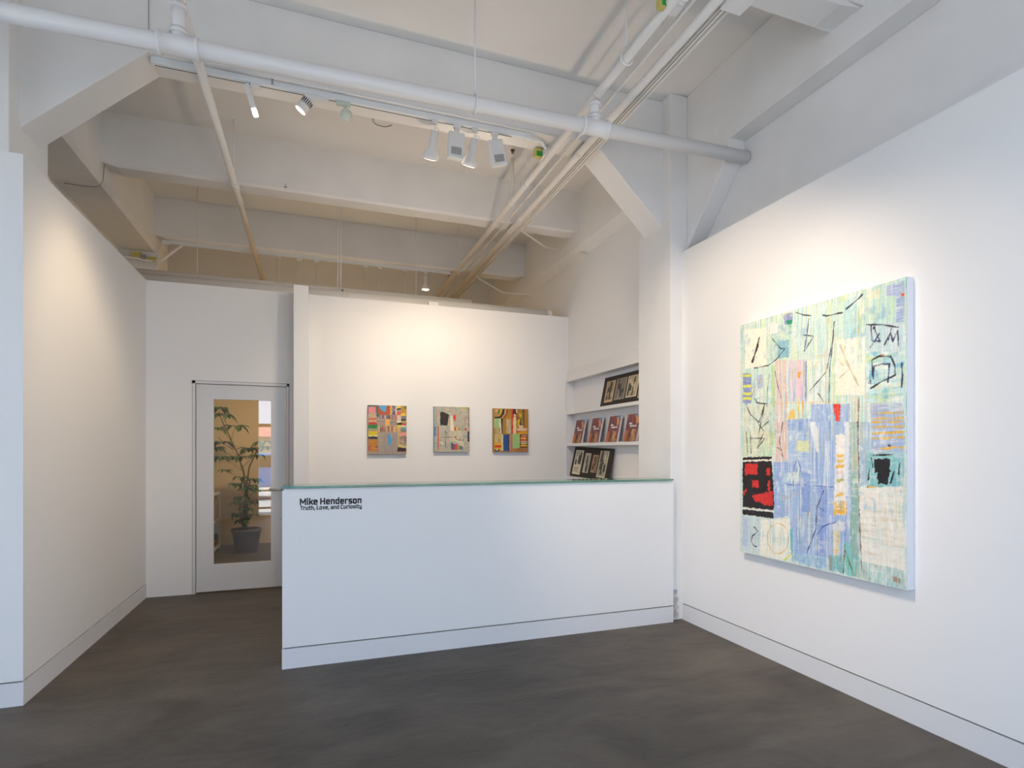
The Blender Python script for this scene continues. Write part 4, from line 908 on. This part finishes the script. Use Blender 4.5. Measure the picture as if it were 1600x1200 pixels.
conduit('curved_conduit', [onz(850, 300, 3.97) * 1.0, onz(815, 350, 3.97), onz(817, 362, 3.97), onz(852, 386, 3.93), ony(880, 391, 6.5), onx(912, 396, 3.0), onx(918, 400, 3.03)], 0.011,
        'bent cream conduit reaching the alcove wall below the nearer cross beam', group='bent conduits to the alcove wall')
conduit('curved_conduit', [onz(765, 400, 3.97), onz(741, 427, 3.97), onz(748, 435, 3.95), onx(785, 457, 2.6), onx(800, 458.5, 2.8), onx(822, 460, 3.0), onx(829, 463, 3.03)], 0.011,
        'bent cream conduit reaching the alcove wall further back', group='bent conduits to the alcove wall')
# fixture box at the top of the picture and the tags
fb = thing('power_feed_box', (2.3, 2.9, 3.95), 'white power feed box with vent slots on the conduits at the top', 'box')
a_ = onz(1148, 10, 3.93)
MB().box(a_.x - 0.06, a_.x + 0.08, a_.y - 0.12, a_.y + 0.05, 3.93, 4.0).build('housing', M_HEAD, fb, bevel=0.006)
m = MB()
for i in range(5): m.box(a_.x - 0.061, a_.x - 0.0595, a_.y - 0.10 + 0.022 * i, a_.y - 0.088 + 0.022 * i, 3.95, 3.985)
m.build('vent_slot', M_BLK, fb)
def jbox(u, v, z, lab, sc=1.0):
    p = onz(u, v, z)
    t = thing('junction_box', p, lab, 'box', 'tagged junction boxes')
    MB().box(p.x - 0.05 * sc, p.x + 0.045 * sc, p.y - 0.04, p.y + 0.05, p.z - 0.02, p.z + 0.04).build('housing', M_HEAD, t, bevel=0.008)
    m = MB().tube([(p.x, p.y - 0.1, p.z), (p.x, p.y + 0.12, p.z)], 0.022, 16); coupling(m, (p.x, p.y - 0.06, p.z), (0, 1, 0), 0.022, 0.02, 0.008); m.build('connector', M_HEAD, t)
    MB().box(p.x - 0.15 * sc, p.x - 0.052 * sc, p.y - 0.005, p.y + 0.04, p.z - 0.02, p.z + 0.05).build('yellow_tag', M_YEL, t, bevel=0.004)['label'] = 'yellow label'
    MB().box(p.x - 0.135 * sc, p.x - 0.055 * sc, p.y - 0.0075, p.y - 0.0045, p.z - 0.018, p.z + 0.025).build('green_tag', M_GRN, t)['label'] = 'green label'
jbox(1056, 10, 3.95, 'white junction box with yellow and green tag at the top of the right branch pipe', 0.7)
jbox(853, 243, 3.97, 'white junction box with yellow and green tag near the end of the middle track', 0.65)

# horizontal pipes resting behind the top of the back wall
bp = thing('large_drain_pipe', (-1.7, 6.66, 3.2), 'large pale pipe lying along the top of the back wall', 'pipe')
MB().tube([(-2.0, 6.66, 3.19), (2.90, 6.66, 3.19)], 0.092, 32).build('pipe_run', M_PIPEC, bp)
for x in (0.35, 2.86): m = MB(); coupling(m, (x, 6.66, 3.19), (1, 0, 0), 0.092, 0.03, 0.004); m.build('coupling', M_PIPEC, bp)
for x in (0.262, 0.295): MB().tube([(x, 6.66 + (x - 0.28), 3.28), (x, 6.66 + (x - 0.28), CZ)], 0.005, 8).build('hanger_rod', M_PIPE, bp)
MB().box(0.30, 0.32, 6.6, 6.62, 3.275, 3.283).build('clip', M_BLK, bp)
b2_ = thing('small_drain_pipe', (-1.7, 6.9, 3.33), 'narrower pale pipe lying behind the large pipe above the back wall', 'pipe')
MB().tube([(-2.0, 6.92, 3.33), (1.9, 6.92, 3.33)], 0.062, 24).build('pipe_run', M_PIPEC, b2_)
for x in (-0.3, -0.15): coupling(mm := MB(), (x, 6.92, 3.33), (1, 0, 0), 0.062, 0.02, 0.003); mm.build('coupling', M_PIPEC, b2_)
for x in (-1.2, 1.2): MB().tube([(x, 6.92, 3.39), (x, 6.92, CZ)], 0.004, 8).build('hanger_rod', M_PIPEC, b2_)
wbx = ony(677, 477, 6.46)
o = MB().box(wbx.x - 0.06, wbx.x + 0.06, 6.44, 6.50, TOP, TOP + 0.05).build('sensor_box', M_HEAD, bevel=0.004)
tag(o, 'small white box sitting on the top edge of the back wall', 'box')

# small ceiling trim ring
cc = onz(598, 188, CZ)
tr = thing('ceiling_trim_ring', cc, 'round white trim plate with dark wire loop on the ceiling', 'ceiling plate')
MB().tube([(cc.x, cc.y, CZ - 0.008), (cc.x, cc.y, CZ)], 0.10, 32).build('plate', M_CEIL, tr)
MB().tube([(cc.x + 0.09 * math.cos(a), cc.y + 0.09 * math.sin(a) * 0.9, CZ - 0.012) for a in np.linspace(0.3, 3.3, 16)], 0.004, 6).build('wire', M_GREYC, tr)

# ------------------------------------------------------------------ lighting tracks and heads
TY = 4.225; TZ0 = 3.985; TZ1 = 4.029
xa = ony(236, 97, TY).x; xb = ony(822, 213, TY).x
tk = thing('lighting_track', (xa, TY, TZ0), 'white lighting track under the main beam carrying eight fittings', 'track')
MB().box(xa, xb, TY - 0.018, TY + 0.018, TZ0, TZ1).build('rail', M_TRACK, tk, bevel=0.003)
MB().box(xa + 0.02, xb - 0.12, TY + 0.008, TY + 0.014, TZ0 - 0.0012, TZ0).build('slot', M_BLK, tk)
MB().box(xb - 0.02, xb + 0.045, TY - 0.024, TY + 0.024, TZ0 - 0.006, TZ1).build('end_feed', M_TRACK, tk, bevel=0.004)
MB().tube([(xb + 0.04, TY, 4.0), (xb + 0.15, TY + 0.03, 4.005), (xb + 0.22, TY + 0.1, 3.995), (xb + 0.235, TY + 0.16, 3.96), (xb + 0.22, TY + 0.24, 3.955)], 0.012, 10).build('feed_cable', M_TRACK, tk)
MB().box(-0.275, -0.262, TY - 0.035, TY - 0.029, 3.99, 4.0295).build('mounting_clip', M_GREYC, tk)
o = MB().tube([(-0.75, 4.162, 4.02), (1.9, 4.162, 4.02)], 0.008, 8).build('beam_edge_tube', M_PIPE)  # thin white tube along the beam's lower front edge
tag(o, 'thin white tube along the lower front edge of the main beam', 'conduit')

def head_root(u, label, group='track lamps under the main beam', Y=TY, Z=TZ0):
    k = (u - 800) / FP; x = Y * (SY + CY * k) / (CY - SY * k)
    return thing('track_light', (x, Y, Z), label, 'track light', group), Vector((x, Y, Z))
def adapter(t, p, L=0.03, dx=0, h=0.028, m=M_HEAD):
    MB().box(p.x + dx - L, p.x + dx + L, p.y - 0.017, p.y + 0.017, p.z - h, p.z).build('adapter', m, t, bevel=0.003)
def cyl_head(u, aim, label, L=0.15, r=0.032, lit=None, box=False, power=0, tgt=None, size=60, slots=False, dx=0.0, drop=0.05, r2=None, aw=0.03, adx=0):
    t, p = head_root(u, label); adapter(t, p, aw, adx)
    aim = Vector(aim).normalized()
    c = p + Vector((dx, 0, -drop))
    MB().tube([p + Vector((0, 0, -0.02)), c], 0.007, 10).build('stem', M_HEAD, t)
    a = c - aim * 0.03; b_ = c + aim * L
    if box:
        q_ = aim.to_track_quat('Z', 'Y').to_matrix().to_4x4(); Mx = Matrix.Translation(c) @ q_
        MB().box(-r, r, -r * 0.8, r * 0.8, -0.03, L, Mx).build('lamp_housing', M_HEAD, t, bevel=0.004)
        if lit: MB().box(-r * 0.85, r * 0.85, -r * 0.7, r * 0.7, L, L + 0.045, Mx).build('diffuser', lit, t, bevel=0.006)['label'] = 'glowing lamp end'
    else:
        MB().tube([a, a + aim * 0.01, b_ - aim * 0.005, b_], [r * 0.8, r, r2 or r, (r2 or r) * 0.97], 28).build('lamp_housing', M_HEAD, t)
        if lit: MB().tube([b_ - aim * 0.001, b_ + aim * 0.002], (r2 or r) * 0.85, 28).build('lens', lit, t)['label'] = 'lit lens'
        if slots:
            m = MB(); q_ = aim.to_track_quat('Z', 'Y').to_matrix().to_4x4(); Mx = Matrix.Translation(a) @ q_
            for k in range(16):
                an = 2 * PI * k / 16; R_ = Matrix.Rotation(an, 4, 'Z')
                m.box(r - 0.004, r + 0.0008, -0.0028, 0.0028, 0.018, 0.06, Mx @ R_)
            m.build('cooling_slots', M_BLK, t)
    if power: spot('lamp_light', b_ + aim * 0.06, tgt, power, size, parent=t)
    return t
# 1 glowing linear head, 2 slotted head, 3 greenish head
cyl_head(399, (0.28, -0.05, -1), 'narrow white box lamp with glowing end, leftmost on the main track', 0.14, 0.022, M_LENS, box=True, power=48, tgt=(-1.56, 4.75, 1.75), size=58, drop=0.045, dx=-0.045)
cyl_head(484, (-0.6, -0.25, -0.62), 'white cylinder lamp with black cooling slots and lit face, second on the main track', 0.085, 0.043, M_LENS2, power=75, tgt=(-1.56, 4.75, 1.7), size=70, slots=True, drop=0.055, aw=0.085, adx=0.08, r=0.043) if False else None
def slotted():
    t, p = head_root(481, 'white cylinder lamp with black cooling slots and lit face, second on the main track')
    adapter(t, p, 0.082, 0.06)
    aim = Vector((-0.55, 0.12, -0.75)).normalized(); c = p + Vector((0, 0, -0.045)); a = c - aim * 0.015; b_ = c + aim * 0.085; r = 0.038
    MB().tube([p + Vector((0.01, 0, -0.02)), c], 0.008, 10).build('stem', M_HEAD, t)
    MB().tube([a, a + aim * 0.008, b_ - aim * 0.01, b_], [r * 0.85, r * 0.95, r * 1.1, r * 1.1], 32).build('lamp_housing', M_HEAD, t)
    MB().tube([b_ - aim * 0.001, b_ + aim * 0.002], r * 0.98, 32).build('lens', M_LENS2, t)['label'] = 'lit lens'
    m = MB(); Mx = Matrix.Translation(a) @ aim.to_track_quat('Z', 'Y').to_matrix().to_4x4()
    for k in range(18): m.box(r * 0.9, r * 1.0 + 0.001, -0.003, 0.003, 0.012, 0.05, Mx @ Matrix.Rotation(2 * PI * k / 18, 4, 'Z'))
    m.build('cooling_slots', M_BLK, t)
    spot('lamp_light', b_ + aim * 0.06, (-1.56, 4.8, 1.1), 62, 80, parent=t)
slotted()
def gimbal():
    t, p = head_root(540, 'small pale green gimbal lamp, third on the main track')
    adapter(t, p, 0.05, -0.015, 0.026, M_HEADG)
    c = p + Vector((0.005, 0, -0.085)); aim = Vector((-0.35, 0.5, -0.7)).normalized()
    MB().tube([p + Vector((0, 0, -0.02)), p + Vector((0, 0, -0.05))], 0.007, 10).build('stem', M_HEADG, t)
    m = MB(); m.tube([p + Vector((-0.012, 0, -0.045)), p + Vector((-0.03, 0, -0.07)), p + Vector((-0.025, 0, -0.1))], 0.004, 8); m.tube([p + Vector((0.012, 0, -0.045)), p + Vector((0.042, 0, -0.07)), p + Vector((0.045, 0, -0.11))], 0.004, 8)
    m.build('yoke', M_HEADG, t)
    MB().tube([c - aim * 0.035, c - aim * 0.02, c, c + aim * 0.035, c + aim * 0.04], [0.02, 0.032, 0.036, 0.036, 0.033], 28).build('lamp_housing', M_HEADG, t)
    MB().tube([c + aim * 0.002, c + aim * 0.006], 0.038, 28).build('trim_ring', M_HEAD, t)
gimbal()
def bell(u, aim, label, tgt, power, size=70, Y=TY, Z=TZ0, group='track lamps under the main beam', sc=1.0, lit=M_LENS2, col=WARM2):
    t, p = head_root(u, label, group, Y, Z); adapter(t, p, 0.022 * sc)
    aim = Vector(aim).normalized()
    MB().tube([p + Vector((0, 0, -0.026)), p + Vector((0, 0, -0.065 * sc))], 0.004, 8).tube([p + Vector((0.02 * sc + 0.016 * sc * math.cos(a), 0, (-0.075 + 0.022 * math.sin(a)) * sc)) for a in np.linspace(0, 5.6, 16)], 0.003, 6).build('stem', M_HEAD, t)
    c = p + Vector((0, 0, -0.075 * sc)); pr = [(0.0, 0.02), (0.004, 0.027), (0.12, 0.029), (0.125, 0.033), (0.14, 0.042), (0.165, 0.058), (0.185, 0.064), (0.20, 0.060)]
    MB().tube([c + aim * (a * sc) for a, r in pr], [r * sc for a, r in pr], 32).build('lamp_housing', M_HEAD, t)
    MB().tube([c + aim * 0.2 * sc, c + aim * 0.203 * sc], 0.052 * sc, 28).build('lens', lit, t)['label'] = 'lit lens'
    MB().tube([c + aim * 0.08 * sc + Vector((-0.028, 0, 0)) * sc, c + aim * 0.08 * sc + Vector((-0.042, 0, 0)) * sc], 0.008 * sc, 10).build('lock_knob', M_HEAD, t)
    if power: spot('lamp_light', c + aim * 0.25 * sc, tgt, power, size, parent=t, col=col)
bell(679, (-0.04, 0.66, -0.85), 'white bell-shaped lamp hanging upright, fourth fitting on the main track', (0.85, 6.41, 1.75), 58)
bell(742, (-0.09, 0.62, -0.85), 'white bell-shaped lamp with a bright rim between the two vented boxes', (1.6, 6.41, 1.75), 58)
def washer(u, rot, label, tgt, power):
    t, p = head_root(u, label); adapter(t, p, 0.026)
    MB().box(p.x - 0.018, p.x + 0.018, p.y - 0.012, p.y + 0.012, p.z - 0.06, p.z - 0.026).build('stem', M_HEAD, t)
    Mx = Matrix.Translation(p + Vector((0, 0.01, -0.055))) @ Matrix.Rotation(rot, 4, 'Y') @ Matrix.Rotation(0.12, 4, 'X')
    MB().box(-0.062, 0.062, -0.025, 0.03, -0.20, 0.0, Mx).build('lamp_housing', M_HEAD, t, bevel=0.008)
    MB().box(-0.05, 0.05, -0.0265, -0.0252, -0.188, -0.012, Mx).build('rear_plate', M_HEAD, t)
    m = MB()
    for k in range(9): m.box(-0.037 + 0.0092 * k - 0.0018, -0.037 + 0.0092 * k + 0.0018, -0.028, -0.0266, -0.17, -0.115, Mx)
    m.build('vent_slots', M_BLK, t)
    MB().box(-0.05, 0.05, 0.0302, 0.0312, -0.19, -0.02, Mx).build('diffuser', M_LENS2, t)['label'] = 'lit front'
    if power: spot('lamp_light', Mx @ Vector((0, 0.07, -0.1)), tgt, power, 95, parent=t)
washer(714, 0.03, 'white vented box lamp hanging straight, left one of the two boxes', (1.3, 6.41, 1.7), 40)
washer(773, -0.28, 'white vented box lamp tilted sideways, rightmost fitting on the main track', (2.3, 6.41, 1.7), 34)

# rear track under the second cross beam
RY = 7.87; rz0 = 3.995
xa = ony(261, 378, RY).x; xb = ony(703, 424, RY).x
rt = thing('lighting_track', (xa, RY, rz0), 'thin white lighting track under the rear cross beam', 'track')
MB().box(xa, xb, RY - 0.017, RY + 0.017, rz0, BZ).build('rail', M_TRACK, rt)
MB().box(xa - 0.05, xa + 0.03, RY - 0.022, RY + 0.022, rz0 - 0.01, BZ).build('end_feed', M_HEAD, rt, bevel=0.004)
MB().tube([(xb, RY, 4.01), (xb + 0.1, RY, 4.0), (xb + 0.18, RY, 3.985)], 0.008, 8).build('feed_cable', M_TRACK, rt)
for i, u in enumerate((435, 468, 495, 572, 593, 632)):
    k = (u - 800) / FP; x = RY * (SY + CY * k) / (CY - SY * k)
    nth = ['leftmost', 'second from left', 'third from left', 'fourth from left', 'fifth from left', 'rightmost'][i]
    t = thing('pendant_lamp', (x, RY, rz0), f'thin white pendant stem dropping behind the back wall, {nth} of six', 'lamp', 'pendant stems on the rear track')
    MB().box(x - 0.03, x + 0.03, RY - 0.015, RY + 0.015, rz0 - 0.03, rz0).build('adapter', M_HEAD, t)
    MB().tube([(x, RY, rz0 - 0.02), (x, RY, 2.78)], 0.0065, 8).build('stem', M_PIPE, t)
    MB().tube([(x, RY, 2.80), (x, RY, 2.78), (x, RY, 2.72)], [0.012, 0.022, 0.022], 20).build('lamp_holder', M_HEAD, t)
    l_ = bpy.data.lights.new('lamp_light', 'POINT'); l_.energy = 3.2; l_.color = (1.0, 0.72, 0.42); l_.shadow_soft_size = 0.06
    lo_ = bpy.data.objects.new('lamp_light', l_); COL.objects.link(lo_); lo_.location = (x, RY - 0.0, 2.58); lo_.parent = t; lo_.matrix_parent_inverse = t.matrix_basis.inverted()
    if i < 3: spot('lamp_light', (x, RY, 2.56), (-0.9, 9.4, 0.6), 30, 130, 1.0, col=(1.0, 0.74, 0.44), parent=t)
bell(665, (0, 0.05, -1), 'small lit white spotlight hanging on the rear track above the back wall', (1.55, 7.4, 0), 40, 130, Y=RY, Z=rz0, group='rear track lamp', sc=0.9, lit=M_LENS, col=WARM)

# conduit fittings at the left rear
lc = thing('left_conduit_run', onx(190, 401, -1.75), 'white cable and conduit fittings with yellow tags on the left edge beam', 'conduit')
P_ = lambda u, v, Y=7.86: ony(u, v, Y)
MB().tube([P_(184, 392), P_(192, 401), P_(212, 403), P_(226, 407), P_(238, 406)], 0.016, 10).tube([P_(238, 405), P_(252, 408), P_(262, 400), P_(275, 390), P_(287, 382)], 0.016, 10).build('conduit_tube', M_PIPE, lc)
MB().tube([P_(226, 404), P_(240, 402), P_(247, 394), P_(254, 382), P_(262, 378)], 0.008, 8).build('cable', M_PIPE, lc)
a_ = P_(213, 399); MB().box(a_.x - 0.05, a_.x + 0.05, a_.y - 0.02, a_.y + 0.02, a_.z - 0.025, a_.z + 0.04).build('yellow_tag', M_YEL, lc)['label'] = 'yellow label'
a_ = P_(238, 404.5); MB().box(a_.x - 0.045, a_.x + 0.045, a_.y - 0.02, a_.y + 0.02, a_.z - 0.02, a_.z + 0.02).build('yellow_tag', M_YEL, lc)['label'] = 'yellow label'
a_ = P_(225, 403); MB().box(a_.x - 0.02, a_.x + 0.02, a_.y - 0.03, a_.y + 0.02, a_.z - 0.02, a_.z + 0.03).build('connector', M_GREYC, lc)
# grey wire on the left edge beam
gw = MB().tube([onx(161, 178, -1.795), onx(161.5, 215, -1.795), onx(163, 258, -1.795), onx(161, 282, -1.795), onx(155, 291, -1.80), onz(146, 292, 3.875), onz(125, 290, 3.875), onz(100, 286, 3.875)], 0.003, 8)
tag(gw.build('grey_wire', M_GREYC), 'thin grey wire running down the left edge beam beside the first cross beam', 'wire')
gw = MB().tube([(-1.0, 4.167, 4.04), (-1.0, 4.167, 4.5)], 0.0025, 8)
tag(gw.build('grey_wire', M_GREYC), 'short dark vertical wire on the main beam above the thick pipe', 'wire')
m = MB()
a_ = ony(446, 305, 5.958)
m.box(a_.x - 0.003, a_.x + 0.003, 5.953, 5.96, 4.05, 4.10).box(a_.x - 0.012, a_.x + 0.018, 5.953, 5.96, 4.068, 4.074)
tag(m.build('beam_hook', M_GREYC), 'tiny dark metal hook on the nearer cross beam', 'hook')

# second lighting track out of the picture, under the front cross beam: lamps for the large painting and walls
f2 = thing('overhead_lighting_track', (0.0, 2.5, 3.98), 'white lighting track under the front cross beam, out of the photograph', 'track')
MB().box(-1.5, 1.7, 2.47, 2.51, 3.99, 4.04).build('rail', M_TRACK, f2)
def front_lamp(x, tgt, power, size, label, col=WARM2, y=2.49, z=3.93, top=3.99):
    t = thing('track_light', (x, y, top), label, 'track light', 'track lamps above the photograph')
    aim = (Vector(tgt) - Vector((x, y, z))).normalized(); c = Vector((x, y, z))
    MB().tube([(x, y, top), c], 0.01, 10).build('stem', M_HEAD, t)
    MB().tube([c - aim * 0.02, c + aim * 0.02, c + aim * 0.08], [0.03, 0.04, 0.045], 24).build('lamp_housing', M_HEAD, t)
    spot('lamp_light', c + aim * 0.12, tgt, power, size, col=col, parent=t)
front_lamp(0.35, (3.0, 3.5, 1.45), 235, 66, 'white track lamp aimed at the large painting, left of two')
front_lamp(0.75, (3.0, 2.35, 1.35), 90, 60, 'white track lamp aimed at the large painting, right of two')
front_lamp(2.178, (-0.55, 6.4, 2.2), 110, 36, 'white track lamp on a long stem aimed at the glass door', y=1.6, z=3.5, top=3.945)

# added uplighter and its table, hidden behind the counter, to brighten the ceiling
wt = thing('added_lamp_table', (1.4, 4.5, 0), 'white table added behind the reception counter to carry the uplighter', 'table')
MB().box(0.3, 2.6, 4.2, 4.8, 0.70, 0.74).build('table_top', M_BASE, wt)
for x in (0.34, 2.54):
    for y in (4.24, 4.74): MB().box(x, x + 0.04, y, y + 0.04, 0, 0.70).build('leg', M_STEEL, wt)
dlp = thing('added_uplighter', (1.3, 4.55, 0.74), 'small white uplighter added unseen behind the counter to light the ceiling', 'lamp')
MB().tube([(1.3, 4.55, 0.74), (1.3, 4.55, 0.755)], 0.08, 24).tube([(1.3, 4.55, 0.755), (1.3, 4.55, 0.86)], 0.01, 12).build('base', M_HEAD, dlp)
MB().tube([(1.3, 4.55, 0.86), (1.3, 4.55, 0.88), (1.3, 4.55, 0.93)], [0.02, 0.06, 0.08], 24).build('bowl', M_HEAD, dlp)
spot('lamp_light', (1.3, 4.55, 0.96), (1.2, 5.1, 4.5), 92, 100, 1.0, col=(1.0, 0.75, 0.52), r=0.1, parent=dlp)  # added fill for the middle bay ceiling and cross beam

# small pieces belong to the part that carries them (thing > part > sub-part)
SUB = {'lens': 'lamp_housing', 'diffuser': 'lamp_housing', 'cooling_slots': 'lamp_housing', 'vent_slots': 'lamp_housing', 'rear_plate': 'lamp_housing', 'trim_ring': 'lamp_housing', 'lock_knob': 'lamp_housing',
       'photograph': 'backing_board', 'title': 'cover', 'slot': 'rail', 'door_handle': 'door_leaf', 'deadbolt': 'door_leaf', 'vent_slot': 'housing'}
for o in list(S.objects):
    k = o.name.split('.')[0]
    if k in SUB and o.parent is not None:
        for sib in o.parent.children:
            if sib.name.split('.')[0] == SUB[k]:
                o.parent = sib; o.matrix_parent_inverse = Matrix.Identity(4); break
